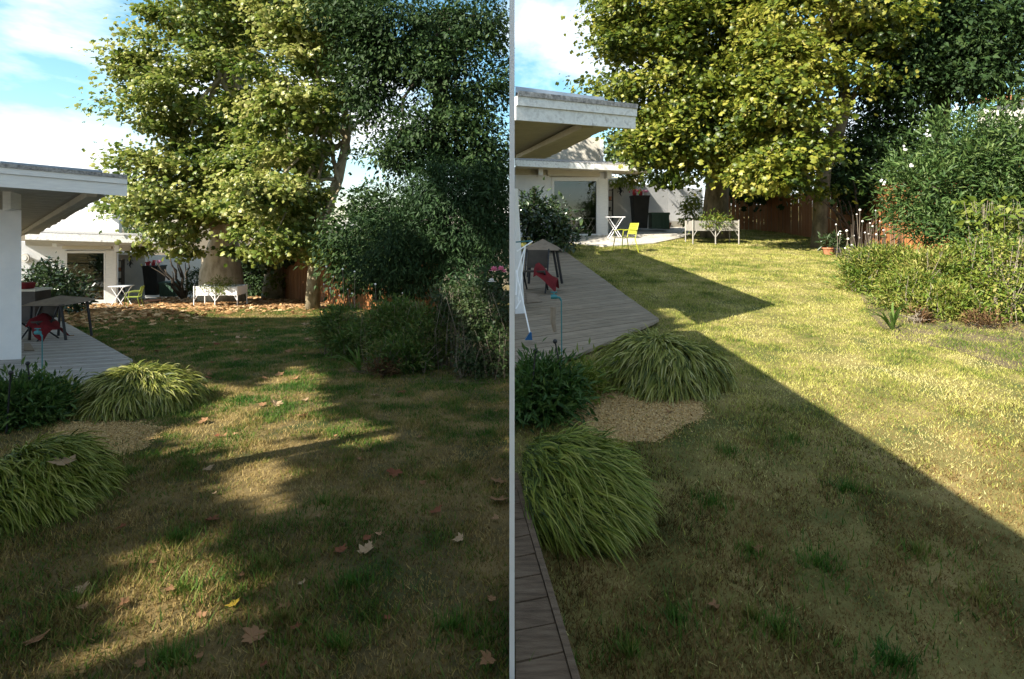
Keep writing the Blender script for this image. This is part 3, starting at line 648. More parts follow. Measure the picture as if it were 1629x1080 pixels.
# dark evergreen behind
D1 = trunk_pts([(690, 470), (695, 300), (700, 150), (705, 20)], 19)
tree('evergreen_oak', 'tall dark tree over the roses with bright sky showing between its leaves', D1[0], D1,
     [E(640, 60, 95, 85, 18.5, 2.2), E(740, 130, 85, 75, 18.5, 2.2), E(700, 215, 95, 50, 18, 2.0), E(770, 30, 70, 40, 18.5, 1.8), E(590, 120, 50, 90, 18.6, 1.4), E(770, 250, 55, 60, 18, 1.6), E(560, 20, 60, 70, 18.8, 1.6), E(640, 245, 70, 28, 18, 1.2)],
     50000, .16, 'leaf_dark', T_OVAL, 'bark_dark', keepL, 45, 'dark evergreen trees', [.34, .3, .24, .14], .72, 80, 14, .10, shell=.2)
D1b = trunk_pts([(770, 480), (765, 400), (760, 330)], 15)
tree('laurel_tree', 'dense dark laurel rising behind the rose bush in the leaf-strewn garden', D1b[0], D1b,
     [E(650, 395, 95, 78, 15.5, 1.6), E(735, 350, 80, 90, 15, 1.6), E(790, 345, 45, 90, 14.6, 1.3), E(700, 300, 55, 50, 15.2, 1.2)],
     32000, .15, 'leaf_bluegreen', T_LANCE, 'bark_dark', keepL, 46, None, [.14, .12, .1], .5, 26, 6, .05, shell=.25)
D1c = trunk_pts([(600, 480), (598, 420), (594, 360)], 18)
tree('laurel_tree', 'dark green laurel against the orange fence, nearest the slender plane tree', D1c[0], D1c,
     [E(575, 375, 60, 52, 17.6, 1.5), E(620, 330, 60, 50, 17.4, 1.4), E(560, 425, 45, 40, 17.4, 1.2), E(620, 430, 60, 45, 17.0, 1.3)],
     11000, .16, 'leaf_dark', T_OVAL, 'bark_dark', keepL, 47, None, [.16, .13, .1], .5, 26, 6, .05, shell=.25)
hdg = thing('hedge', GL(410, 470), 'near-black hedge filling the gap between two plane trunks in the leaf-strewn garden', 'hedge')
crown('foliage', hdg, [E(410, 432, 42, 45, 29.5, .7)], 3600, .16, 'leaf_dark', T_OVAL, .4, 24, keepL, 48)
MB().prism([P(372, 480, 29.9), P(448, 480, 29.9), P(448, 395, 29.9), P(372, 395, 29.9)], (0, .5, 0)).build('hedge_heart', 'dark_hedge_core', hdg)  # near-black slab behind the leaves, painted as the hedge's inner shade
bgt = [(205, 345, 30, 48, 34), (236, 372, 22, 26, 33)]
bt = thing('background_shrub', GL(205, 468), 'green bush behind the far roof of the leafy garden house', 'shrub')
crown('foliage', bt, [E(*a) for a in bgt], 2600, .2, 'leaf_mid', T_OVAL, .5, 24, keepL, 49)

# --- sunny garden
S1 = trunk_pts([(1138, 388), (1138, 360), (1139, 320), (1143, 270), (1150, 190), (1155, 90), (1150, 0)], 20.6)
tree('plane_tree', 'thick plane tree rising behind the raised planter on the sunny lawn', S1[0], S1,
     [E(1060, 120, 118, 120, 19.8, 2.6), E(1040, 10, 105, 70, 19.8, 2.6), E(1150, 60, 110, 110, 20.2, 2.8), E(1095, 212, 92, 56, 19.3, 2.0), E(1150, -60, 150, 70, 20, 2.6),
      E(1120, 240, 60, 30, 19.2, 1.6), E(1050, 225, 45, 34, 19.0, 1.3), E(1078, 282, 24, 14, 18.6, .5), E(1015, 240, 18, 26, 18.6, .5), E(1160, 282, 18, 20, 18.8, .5), E(1165, 200, 60, 80, 19.4, 1.6)],
     62000, .145, 'leaf_plane_warm', T_PALM, 'bark_mid', keepR, 51, 'plane trees', [.62, .50, .44, .40, .33, .26, .2], .95, 240, 20, .12, shell=.4, flat=.42, hue=-.06)
S3 = trunk_pts([(1302, 402), (1304, 370), (1306, 320), (1311, 270), (1330, 215), (1345, 165), (1338, 90), (1330, 10)], 17.2)
tree('plane_tree', 'slim plane tree with leaning upper trunk before the orange fence on the sunny lawn', S3[0], S3,
     [E(1240, 150, 70, 100, 16.6, 1.6), E(1290, 20, 100, 68, 16.8, 2.0), E(1255, 250, 50, 42, 16.2, 1.1), E(1225, 140, 50, 80, 16.2, 1.2), E(1385, 50, 50, 40, 16.4, 1.1), E(1290, 300, 16, 22, 16.2, .5), E(1262, 300, 18, 20, 16.0, .4), E(1240, 285, 20, 18, 15.8, .4), E(1380, 112, 34, 18, 16.2, .6), E(1215, 275, 34, 22, 16.0, .8)],
     34000, .13, 'leaf_plane_warm', T_PALM, 'bark_mid', keepR, 52, 'plane trees', [.25, .22, .21, .20, .22, .18, .13, .09], .75, 220, 14, .08, shell=.4, flat=.42)
S2 = trunk_pts([(1234, 378), (1234, 345), (1236, 310), (1240, 260)], 24)
tree('plane_tree', 'dark ivy-covered trunk in deep shade between the two plane trees by the fence', S2[0], S2,
     [E(1230, 240, 70, 50, 23.6, 1.6), E(1200, 290, 40, 26, 23.2, 1.2)], 4500, .2, 'leaf_dark', T_PALM, 'bark_dark', keepR, 53, 'plane trees', [.5, .42, .4, .3], .7, 30, 4, .07)
crown('ivy', [o for o in bpy.data.objects if o.name == 'plane_tree.005'][0], [E(1234, 345, 17, 34, 23.8, .5)], 1200, .15, 'leaf_dark', T_OVAL, .3, 20, keepR, 54)
Q1 = trunk_pts([(1480, 380), (1490, 250), (1500, 120), (1500, 0)], 17.5)
tree('evergreen_oak', 'tall dark tree towering over the pale oleander beside the sunny lawn', Q1[0], Q1,
     [E(1500, 60, 110, 75, 17, 2.2), E(1440, 20, 60, 50, 17, 1.6), E(1590, 40, 80, 80, 16.8, 2), E(1550, 120, 90, 50, 16.5, 1.8), E(1425, 130, 45, 45, 17, 1.2), E(1480, -60, 140, 60, 17, 2)],
     42000, .17, 'leaf_dark', T_OVAL, 'bark_dark', keepR, 55, 'dark evergreen trees', [.34, .3, .24, .14], .8, 60, 12, .10, shell=.2)
Q2 = trunk_pts([(1385, 385), (1380, 320), (1378, 260)], 18)
tree('laurel_tree', 'black-green laurel in shade between slim plane tree and oleander', Q2[0], Q2,
     [E(1385, 255, 62, 72, 17.6, 1.5), E(1420, 200, 42, 50, 17.6, 1.3), E(1400, 320, 50, 32, 17.2, 1.2), E(1352, 290, 28, 40, 17.6, .9)],
     13000, .16, 'leaf_dark', T_OVAL, 'bark_dark', keepR, 56, None, [.16, .13, .1], .5, 26, 6, .05, shell=.2)
O1 = trunk_pts([(1530, 420), (1528, 360), (1525, 300)], 11.5)
oleander = tree('oleander', 'big pale-green oleander with white blooms beside the sunny lawn', O1[0], O1,
     [E(1520, 265, 85, 90, 11.2, 1.1), E(1590, 240, 75, 85, 11, 1.1), E(1460, 300, 55, 62, 11, .8), E(1570, 330, 80, 55, 10.8, 1.0), E(1500, 360, 60, 40, 10.6, .8), E(1650, 300, 60, 90, 11, 1)],
     26000, .135, 'leaf_oleander', T_LANCE, 'twig_grey', keepR, 57, None, [.07, .06, .05], .38, 24, 10, .03, shell=.25, upright=.7)
oleander['category'] = 'shrub'
for k, (a, b_) in enumerate([(1402, 290), (1440, 236), (1522, 172), (1568, 176), (1447, 262), (1475, 214)]):
    p = P(a, b_, 10.4); mb = MB()
    for i in range(4):
        q = p + V3((random.gauss(0, .03), random.gauss(0, .02), random.gauss(0, .03)))
        for j in range(5):
            an = j * 1.257 + random.random(); v = V3((math.cos(an), -.3, math.sin(an))) * .028
            w_ = V3((-math.sin(an), 0, math.cos(an))) * .011
            mb.add([q, q + v * .6 + w_, q + v, q + v * .6 - w_], [(0, 1, 2, 3)])
    mb.build('flower', 'white_petal', oleander)
bt = thing('background_shrub', GR(985, 364), 'dark bush behind the far roof of the sunny garden house', 'shrub')
crown('foliage', bt, [E(982, 236, 26, 24, 27, 1.2), E(1010, 240, 34, 28, 27, 1.2)], 2400, .2, 'leaf_mid', T_OVAL, .5, 24, keepR, 58)
lt = thing('lime_shrub', GR(1100, 366), 'bright lime bush beside the thick plane trunk against the pale wall', 'shrub')
crown('foliage', lt, [E(1101, 345, 15, 22, 22, .4), E(1095, 325, 9, 16, 22.2, .3), E(1108, 318, 8, 16, 22, .3)], 900, .15, 'leaf_lime', T_OVAL, .3, 18, keepR, 59)
lt = thing('climbing_plant', P(1030, 285, 23.2), 'bright green creeper spilling over the lean-to roof in the sun', 'climbing plant')
crown('foliage', lt, [E(1018, 284, 34, 7, 22.3, .4), E(985, 288, 20, 4, 22.6, .3)], 700, .17, 'leaf_lime', T_OVAL, .3, 18, keepR, 60)
lt = thing('climbing_plant', P(212, 399, 24), 'pale green creeper tip over the lean-to of the leafy garden', 'climbing plant')
crown('foliage', lt, [E(222, 397, 20, 6, 23.4, .35)], 380, .18, 'leaf_lime', T_OVAL, .3, 18, keepL, 61)
ft = thing('background_shrub', GR(1195, 365), 'dim shrub in the fence gap between the shaded trunks', 'shrub')
crown('foliage', ft, [E(1195, 325, 30, 36, 26.5, .6), E(1180, 345, 14, 22, 26, .5)], 2000, .16, 'leaf_mid', T_OVAL, .4, 20, keepR, 62)

# ================================================================== FENCES
def panel_fence(label, pts, top, G, npan, gap=.012, mat='orange_fence'):
    """pts: ground pixels along the fence foot; top: pixel rows of its top there"""
    fe = thing('garden_fence', G(*pts[0]), label, 'fence')
    A = [G(*p) for p in pts]; H = [P(p[0], t_, a.y).z for p, t_, a in zip(pts, top, A)]
    seg = [(A[i + 1] - A[i]).length for i in range(len(A) - 1)]; tot = sum(seg)
    def at(s):
        for i, l in enumerate(seg):
            if s <= l or i == len(seg) - 1: t_ = s / l; return A[i].lerp(A[i + 1], t_), H[i] + (H[i + 1] - H[i]) * t_
            s -= l
    for k in range(npan):
        a, ha = at(tot * k / npan + gap); b_, hb = at(tot * (k + 1) / npan - gap); d_ = random.uniform(0, .02)
        MB().prism([a + V3((0, d_, 0)), b_ + V3((0, d_, 0)), V3((b_.x, b_.y + d_, hb)), V3((a.x, a.y + d_, ha))], (.01, .04, 0)).build('board', mat, fe)
    return fe
panel_fence('rust-orange board fence in shade behind the slender plane tree, leaf-strewn garden', [(440, 474), (462, 478), (540, 486), (620, 500), (700, 505)], [392, 395, 388, 372, 372], GL, 44)
panel_fence('rust-orange board fence behind the slim plane tree and oleander of the sunny lawn', [(1150, 363), (1200, 366), (1250, 371), (1300, 380), (1400, 398), (1520, 415), (1660, 440)], [303, 306, 310, 305, 295, 270, 255], GR, 70)
# grey-dark planting wall piece behind: far backdrop hedges closing the view
for nm, lab, rows, kp, sd0 in (('far_hedge', 'dark mass of trees beyond the fence of the leaf-strewn garden', [(520, 420, 70, 50, 33), (640, 400, 90, 70, 30), (760, 380, 70, 90, 28), (470, 410, 60, 40, 36)], keepL, 71),
                               ('far_hedge', 'dark mass of trees beyond the fence of the sunny garden', [(1230, 300, 90, 40, 36), (1330, 270, 70, 70, 32), (1450, 270, 90, 90, 28), (1580, 240, 110, 60, 26), (1180, 290, 60, 36, 38)], keepR, 72)):
    fh = thing(nm, P(rows[0][0], rows[0][1] + 45, rows[0][4]), lab, 'hedge')
    crown('foliage', fh, [E(*a) for a in rows], 12000, .26, 'leaf_dark', T_OVAL, .8, 30, kp, sd0, shell=.1)

# ================================================================== BORDERS
# feathery low shrubs
def border(label, ells, n, size, mat, keep, seed, tmpl=T_LANCE, base=None, clump=.20, per=45, upright=.9, cat='shrub', name='border_shrub', stems=40, stem_mat='twig_grey', **kw):
    t_ = thing(name, base, label, cat)
    crown('foliage', t_, ells, n, size, mat, tmpl, clump, per, keep, seed, upright=upright, **kw)
    rr = random.Random(seed); mb = MB()
    for i in range(stems):
        e_ = ells[i % len(ells)]; x = e_[0].x + rr.uniform(-.8, .8) * e_[1][0]; y = e_[0].y + rr.uniform(-.8, .3) * e_[1][1]
        if abs(x) < .06 or (x > 0) != (e_[0].x > 0): continue
        z = gz(x, y); h_ = max(.08, (e_[0].z + e_[1][2] * rr.uniform(.2, 1.1)) - z)
        mb.tube([(x, y, z), (x + rr.gauss(0, .05), y + rr.gauss(0, .04), z + h_ * .5), (x + rr.gauss(0, .10), y + rr.gauss(0, .06), z + h_)], [.006, .005, .003], 4)
    if mb.v: tag(mb.build('stems', stem_mat, t_), kind='stuff')
    return t_
border('bright green feathery shrub at the tip of the dark flower bed, leaf-strewn garden', [E(545, 520, 34, 36, 9.9, .35), E(560, 545, 30, 26, 9.4, .3), E(525, 525, 16, 24, 10, .25)], 11000, .075, 'leaf_feather_dim', keepL, 81, base=GL(545, 562))
border('sprawling feathery shrub with dry stems in the middle of the dark bed, leaf-strewn garden', [E(625, 520, 50, 42, 9.0, .5), E(680, 530, 45, 48, 8.7, .45), E(640, 565, 50, 28, 8.2, .35)], 16000, .075, 'leaf_feather_dim', keepL, 82, base=GL(640, 590), stems=70)
border('twiggy clipped box hedge under the pink roses at the fence, leaf-strewn garden', [E(770, 500, 55, 42, 8.4, .5), E(740, 470, 60, 18, 8.6, .4), E(775, 560, 50, 42, 8.0, .4)], 9500, .06, 'leaf_hedge_dim', keepL, 83, T_OVAL, GL(765, 600), .2, 18, .3, 'hedge', 'clipped_hedge', 90)
border('brown withered plant among the dark bed shrubs of the leaf-strewn garden', [E(612, 588, 10, 14, 7.9, .12)], 500, .08, 'withered', keepL, 84, base=GL(612, 600), stems=14, stem_mat='bark_dark')
border('yellow-green feathery shrub at the sunny bed edge, nearest the white seed heads', [E(1385, 425, 40, 30, 10.4, .4), E(1375, 450, 30, 22, 10.2, .3), E(1440, 425, 40, 32, 10, .4)], 15000, .075, 'leaf_feathery', keepR, 91, base=GR(1390, 470))
border('straw-tinged feathery shrub in the middle of the sunny bed', [E(1490, 440, 50, 45, 9.0, .5), E(1450, 470, 50, 40, 8.8, .45), E(1500, 490, 50, 38, 8.3, .4)], 19000, .075, 'leaf_feathery', keepR, 92, base=GR(1470, 530), stems=70, hue=.1)
border('clipped twiggy box hedge at the sunny bed under the oleander', [E(1580, 430, 60, 50, 8.6, .6), E(1590, 395, 62, 22, 8.7, .55), E(1600, 480, 60, 50, 8.2, .5), E(1690, 440, 60, 70, 8.5, .5)], 15000, .055, 'leaf_feathery', keepR, 93, T_OVAL, GR(1590, 540), .2, 18, .3, 'hedge', 'clipped_hedge', 90)
border('dark brown withered clump at the foot of the sunny hedge', [E(1560, 520, 26, 16, 7.7, .2), E(1510, 540, 16, 8, 7.5, .15)], 900, .07, 'withered', keepR, 94, base=GR(1555, 545), stems=20, stem_mat='bark_dark')
border('rust brown dry stalks at the front of the sunny bed', [E(1455, 515, 16, 22, 8.0, .15)], 500, .09, 'withered', keepR, 95, base=GR(1455, 538), stems=20, clump=.12)
border('low grey-green ground plants along the sunny bed edge by the hedge', [E(1590, 560, 60, 10, 7.1, .4), E(1640, 575, 40, 10, 7.0, .3)], 2600, .06, 'leaf_oleander', keepR, 96, T_OVAL, GR(1595, 572), .2, 18, .3, stems=0)
border('broad-leaved young climber with bright leaves before the oleander', [E(1585, 350, 30, 26, 9.8, .25), E(1615, 340, 24, 22, 9.8, .25), E(1560, 330, 14, 14, 9.8, .2)], 330, .15, 'leaf_lime', keepR, 97, T_OVAL, GR(1590, 470), .3, 12, .2)
def straps(c, n, L, label, seed, mat='strap', bias=(-.4, -.2)):
    t_ = thing('strap_leaf_plant', c, label, 'plant'); rr = random.Random(seed)
    me = []
    for i in range(n):
        a = rr.uniform(0, 6.28); d = V3((math.cos(a) * .5 + bias[0], math.sin(a) * .4 + bias[1], 0)); l = L * rr.uniform(.6, 1.1); mb = MB(); sd1 = V3((-d.y, d.x, 0)).normalized(); pts = []
        for k in range(6):
            s = k / 5; p = V3(c) + V3((rr.uniform(-.004, .004), 0, 0)) + d * l * s * .9 + V3((0, 0, l * (1.05 * s - .75 * s * s * rr.uniform(.8, 1)))); wd = .017 * (1 - s ** 2 * .95)
            pts += [p - sd1 * wd, p + V3((0, 0, -.006)), p + sd1 * wd]
        mb.add(pts, [(3 * k + j, 3 * k + 1 + j, 3 * k + 4 + j, 3 * k + 3 + j) for k in range(5) for j in (0, 1)])
        o = mb.build('leaf', mat, t_); a_ = o.data.attributes.new('rnd', 'FLOAT', 'POINT'); a_.data.foreach_set('value', [rr.random() * .9 + .05] * len(pts))
straps(GL(572, 590), 13, .80, 'strap-leaved green plant at the front of the dark bed, leaf-strewn garden', 1)
straps(GR(1420, 525), 14, .85, 'strap-leaved green plant at the front of the sunny bed', 2)

# stems with seed heads
def seedheads(label, spots, Y, G, mat_head, seed, keepx):
    t_ = thing('seed_head_plant', G(spots[0][0], spots[0][2] if len(spots[0]) > 2 else 410), label, 'plant'); rr = random.Random(seed)
    for a, b_ in [(s[0], s[1]) for s in spots]:
        y = Y + rr.uniform(-.5, .5); p = P(a, b_, y); z = gz(p.x, y); bs = V3((p.x + rr.gauss(0, .06), y, z))
        st = MB().tube([bs, bs.lerp(p, .5) + V3((rr.gauss(0, .03), 0, 0)), p], [.008, .006, .004], 5).build('stem', 'twig_grey', t_)
        MB().ball(p, rr.uniform(.016, .032) * (1 if Y > 13 else .7), 7).build('seed_head', mat_head, t_)
rr = random.Random(3)
seedheads('white round seed heads on thin stems before the orange fence, sunny garden',
          [(1363, 341, 405), (1368, 334), (1330, 357), (1347, 367), (1337, 372), (1349, 380), (1358, 375), (1393, 335), (1384, 355), (1388, 360), (1400, 352), (1415, 358), (1394, 373), (1408, 374), (1376, 370), (1367, 378), (1382, 372), (1425, 348), (1372, 352), (1406, 366), (1355, 390), (1345, 395)], 14.5, GR, 'white_petal', 4, 0)
seedheads('tiny white seed heads before the orange fence beside the slender plane tree', [(519, 424, 488), (530, 440), (515, 452), (525, 458), (545, 428), (553, 460), (564, 432), (560, 467), (540, 470), (597, 452), (640, 466), (700, 500), (697, 515), (645, 505), (632, 494)], 12.5, GL, 'white_petal', 5, 0)
ds = thing('dry_stalk_plant', GR(1410, 405), 'dark red-brown dry stalks beside the white seed heads before the orange fence', 'plant'); mb = MB()
for i in range(46):
    x = rr.uniform(1350, 1440); y = 14 + rr.uniform(-.6, .6); p = P(x, rr.uniform(340, 390), y); z = zr(y)
    mb.tube([(p.x + rr.gauss(0, .05), y, z), p], [.012, .006], 4)
tag(mb.build('stems', 'bark_dark', ds), kind='stuff')
# bare shrubs with slanting stems
def bare(label, base, tips, r0, mat, seed, keep):
    t_ = thing('bare_shrub', base, label, 'shrub')
    for i, tp_ in enumerate(tips):
        MB().tube(limb(base, tp_, seed + i, 6, .10), [r0 * (1 - .75 * k / 6) for k in range(7)], 6).build('branch', mat, t_, True)
        md = V3(base).lerp(tp_, .55); MB().tube(limb(md, V3(tp_) + V3((random.uniform(-.5, .5), 0, random.uniform(-.1, .3))), seed + 40 + i, 4, .1), [r0 * .45 * (1 - .7 * k / 4) for k in range(5)], 5).build('branch', mat, t_, True)
bs = GL(293, 477)
bare('bare-stemmed shrub with bleached base before the white wall, leaf-strewn garden', bs, [P(250, 418, 25.5), P(271, 412, 25.6), P(285, 412, 25.8), P(300, 418, 25.8), P(262, 428, 25.5)], .085, 'bark_dark', 5, keepL)
bs = GR(1370, 396)
bare('dark leaning bare stems before the orange fence by the slim plane tree', bs, [P(1318, 325, 16.4), P(1330, 335, 16.3), P(1316, 345, 16.2), P(1350, 320, 16.5), P(1362, 300, 16.8)], .06, 'bark_dark', 9, keepR)
sm = thing('small_bush', GL(316, 476), 'small dark rounded bush beside the pale thick plane trunk', 'shrub')
crown('foliage', sm, [E(316, 448, 13, 20, 24.6, .4)], 900, .13, 'leaf_dark', T_OVAL, .3, 20, keepL, 101)
# leafy wall shrubs
def wall_shrub(label, base, ells, spike, keep, seed):
    t_ = thing('rounded_shrub', base, label, 'shrub')
    crown('foliage', t_, ells, 4200, .15, 'leaf_glossy', T_OVAL, .34, 22, keep, seed, .9, .35, .1)
    a, b_ = spike; MB().tube([base, V3(a), V3(b_)], [.03, .02, .008], 5).build('stem', 'bark_dark', t_)
    r = np.random.default_rng(seed); n = 60; s = r.random(n); pos = np.array(a)[None] * (1 - s[:, None]) + np.array(b_)[None] * s[:, None]
    an = r.random(n) * 6.28; ax = np.stack([np.cos(an), np.sin(an), .5 + 0 * an], 1); V, Fc, k = leaves(pos, ax, np.tile([0, 0, 1.], (n, 1)) + r.normal(0, .3, (n, 3)), .2 * r.uniform(.6, 1.1, n), T_OVAL)
    np_mesh('shoot_leaves', V, Fc, 'leaf_glossy', t_, np.repeat(r.random(n), k), kind='stuff')
wall_shrub('glossy dark shrub with a tall shoot before the sliding door of the leafy garden house', GL(95, 492), [E(92, 455, 38, 26, 18.8, .8), E(75, 440, 22, 20, 19, .6), E(105, 478, 30, 16, 18.4, .6)], (P(75, 440, 18.8), P(79, 410, 18.8)), keepL, 103)
wall_shrub('glossy dark shrub with a tall shoot before the reflecting door of the sunny garden house', GR(870, 398), [E(865, 350, 42, 34, 16.4, .8), E(845, 335, 22, 26, 16.6, .6), E(885, 378, 32, 18, 16, .6)], (P(848, 330, 16.3), P(853, 298, 16.3)), keepR, 104)

# roses
rs = thing('rose_bush', GL(760, 560), 'rose bush with three pink blooms above the dark hedge by the white divider', 'rose bush')
crown('foliage', rs, [E(775, 440, 35, 30, 9.2, .4), E(735, 440, 30, 24, 9.4, .4)], 900, .085, 'leaf_bluegreen', T_OVAL, .3, 16, keepL, 105)
for a, b_, m_, s in ((786, 428, 'pink_petal', .075), (797, 427, 'pink_petal', .07), (802, 431, 'pink_petal', .05), (782, 446, 'white_petal', .06)):
    p = P(a, b_, 8.1); s *= 1.15; mb = MB()
    for ring, (n_, rr0, up_) in enumerate(((6, 1, .1), (5, .7, .5), (4, .4, .8))):
        for j in range(n_):
            an = 6.28 * j / n_ + ring; o_ = V3((math.cos(an), math.sin(an), 0)); q = p + V3((0, 0, -s * .3)); tq = V3((-o_.y, o_.x, 0))
            mb.add([q, q + o_ * s * rr0 * .6 + tq * s * .4 + V3((0, 0, s * up_ * .6)), q + o_ * s * rr0 + V3((0, 0, s * up_)), q + o_ * s * rr0 * .6 - tq * s * .4 + V3((0, 0, s * up_ * .6))], [(0, 1, 2, 3)])
    mb.build('flower', m_, rs)
MB().tube([GL(760, 560), P(775, 470, 8.6), P(790, 434, 8.1)], [.012, .009, .005], 5).build('stem', 'strap', rs)

# ================================================================== GARDEN FURNITURE
def lath_chair(label, base, w_, hs, mat, fx=1, scale=1.0):
    """lime metal garden chair seen from behind its side: seat, slatted back, arms and four splayed legs"""
    t_ = thing('garden_chair', base, label, 'chair'); B = V3(base); a = .42 * scale; sh = .44 * scale; bh = .86 * scale
    ux = V3((math.cos(.35), math.sin(.35), 0)) * fx; uy = V3((-math.sin(.35), math.cos(.35), 0))
    pt = lambda x, y, z: B + ux * x * scale + uy * y * scale + V3((0, 0, z))
    for i in range(7): MB().prism([pt(-.22, -.2 + i * .06, sh), pt(.22, -.2 + i * .06, sh), pt(.22, -.155 + i * .06, sh), pt(-.22, -.155 + i * .06, sh)], (0, 0, .012)).build('seat_slat', mat, t_)
    for i in range(6):
        x = .22 + .02 * i / 6; z0 = sh + .10 * scale + i * .055 * scale
        MB().prism([pt(.24 + i * .012, -.21, z0), pt(.24 + i * .012, .21, z0), pt(.25 + i * .012, .21, z0 + .045 * scale), pt(.25 + i * .012, -.21, z0 + .045 * scale)], ux * .01).build('back_slat', mat, t_)
    for s in (-1, 1):
        MB().tube([pt(.22, s * .22, sh), pt(.24, s * .22, sh + .1), pt(.33, s * .21, bh)], .014, 6).build('back_post', mat, t_)
        MB().tube([pt(.26, s * .23, sh + .22 * scale), pt(0, s * .25, sh + .23 * scale), pt(-.2, s * .25, sh + .20 * scale), pt(-.22, s * .24, sh)], .013, 6).build('armrest', mat, t_)
        MB().tube([pt(-.2, s * .21, sh), pt(-.26, s * .26, 0)], .014, 6).build('leg', mat, t_)
        MB().tube([pt(.2, s * .21, sh), pt(.3, s * .26, 0)], .014, 6).build('leg', mat, t_)
    return t_
lath_chair('lime yellow metal armchair standing at the shadow edge on the sunny lawn', GR(994, 402), .5, .45, 'lime_metal', 1, 1.0)
lath_chair('olive lime metal armchair half hidden in shade before the white pilaster, leaf-strewn garden', GL(212, 490), .5, .45, 'olive_lime', 1, .95)
def bistro(label, base, scale=1.0, hw=.33):
    t_ = thing('bistro_table', base, label, 'table'); B = V3(base); h_ = .72 * scale
    MB().prism([B + V3((-hw, -.28, h_)), B + V3((hw, -.28, h_)), B + V3((hw, .28, h_)), B + V3((-hw, .28, h_))], (0, 0, .025)).build('tabletop', 'white_metal', t_)
    for y in (-.24, .24):
        for s in (-1, 1): MB().tube([B + V3((s * hw * .8, y, 0)), B + V3((-s * hw * .8, y + .02 * s, h_))], .013, 6).build('leg', 'white_metal', t_)
    MB().tube([B + V3((-hw * .8, -.24, .01)), B + V3((-hw * .8, .24, .01))], .012, 6).build('stretcher', 'white_metal', t_)
bistro('white folding bistro table with crossed legs by the sunny pilaster', GR(978, 381), 1.1, .32)
bistro('white folding bistro table with crossed legs in the shaded corner, leaf-strewn garden', GL(193, 487), 1.1, .33)
def planter(label, pts, Y, G, hp, tp_, bp_, mat, leg_rows, mound_mat, seed, keep, fl):
    """raised bed on legs: pts = left, middle and right columns of its front"""
    xl, xr = pts; B = P((xl + xr) / 2, leg_rows, Y); t_ = thing('raised_planter', B, label, 'planter'); dep = .75
    z0 = P(xl, bp_, Y).z; z1 = P(xl, tp_, Y).z; xa = P(xl, 0, Y).x; xb = P(xr, 0, Y).x
    for nm, q, v in (('side_panel', [(xa, Y, z0), (xb, Y, z0), (xb, Y, z1), (xa, Y, z1)], (0, .025, 0)), ('side_panel', [(xa, Y + dep, z0), (xb, Y + dep, z0), (xb, Y + dep, z1), (xa, Y + dep, z1)], (0, .025, 0)),
                     ('end_panel', [(xa, Y + .026, z0), (xa, Y + dep - .001, z0), (xa, Y + dep - .001, z1), (xa, Y + .026, z1)], (.025, 0, 0)), ('end_panel', [(xb - .025, Y + .026, z0), (xb - .025, Y + dep - .001, z0), (xb - .025, Y + dep - .001, z1), (xb - .025, Y + .026, z1)], (.025, 0, 0)),
                     ('base_panel', [(xa + .03, Y + .03, z0 + .02), (xb - .03, Y + .03, z0 + .02), (xb - .03, Y + dep - .03, z0 + .02), (xa + .03, Y + dep - .03, z0 + .02)], (0, 0, (z1 - z0) * .7))):
        MB().prism(q, v).build(nm, mat if nm != 'base_panel' else 'earth', t_)
    zb = G(xl, leg_rows).z
    xm = xa + (xb - xa) * .49
    for x, y in ((xa, Y - .02), (xm, Y - .03), (xb, Y - .02), (xa, Y + dep), (xb, Y + dep)):
        MB().tube([(x, y, gz(x, y)), (x, y, z1 + .03)], .022, 6).build('leg', mat, t_)
    for s in (-1, 1): MB().tube([(xm, Y - .03, z0 - .22), (xm + s * .17, Y - .03, z0 + .02)], .014, 5).build('brace', mat, t_)
    for x, s in ((xb, -1), (xa, 1)): MB().tube([(x, Y - .02, z0 - .2), (x + s * .14, Y - .02, z0 + .02)], .014, 5).build('brace', mat, t_)
    pl_ = thing('planter_plants', (xm, Y + .3, z1 - .05), fl, 'plants')
    ctr = V3((xm + .02, Y + .25, z1 + .05))
    crown('foliage', pl_, [(ctr, ((xb - xa) * .33, .3, .22)), (ctr + V3((-.2, -.25, -.08)), (.3, .08, .18)), (ctr + V3((.15, -.26, -.12)), (.3, .08, .2))], 900, .12, mound_mat, T_LANCE, .25, 16, keep, seed, upright=.3)
planter('whitish raised planter on thin legs before the pale plane trunk, leaf-strewn garden', (309, 378), 21.4, GL, 0, 456, 470, 'white_metal', 489, 'leaf_lime', 111, keepL, 'yellow-green plants spilling over the whitish raised planter')
planter('grey metal raised planter on thin legs before the thick plane tree, sunny lawn', (1102, 1175), 18.2, GR, 0, 351, 367, 'galvanised', 388, 'leaf_feathery', 112, keepR, 'trailing green plants in the grey raised planter on the sunny lawn')
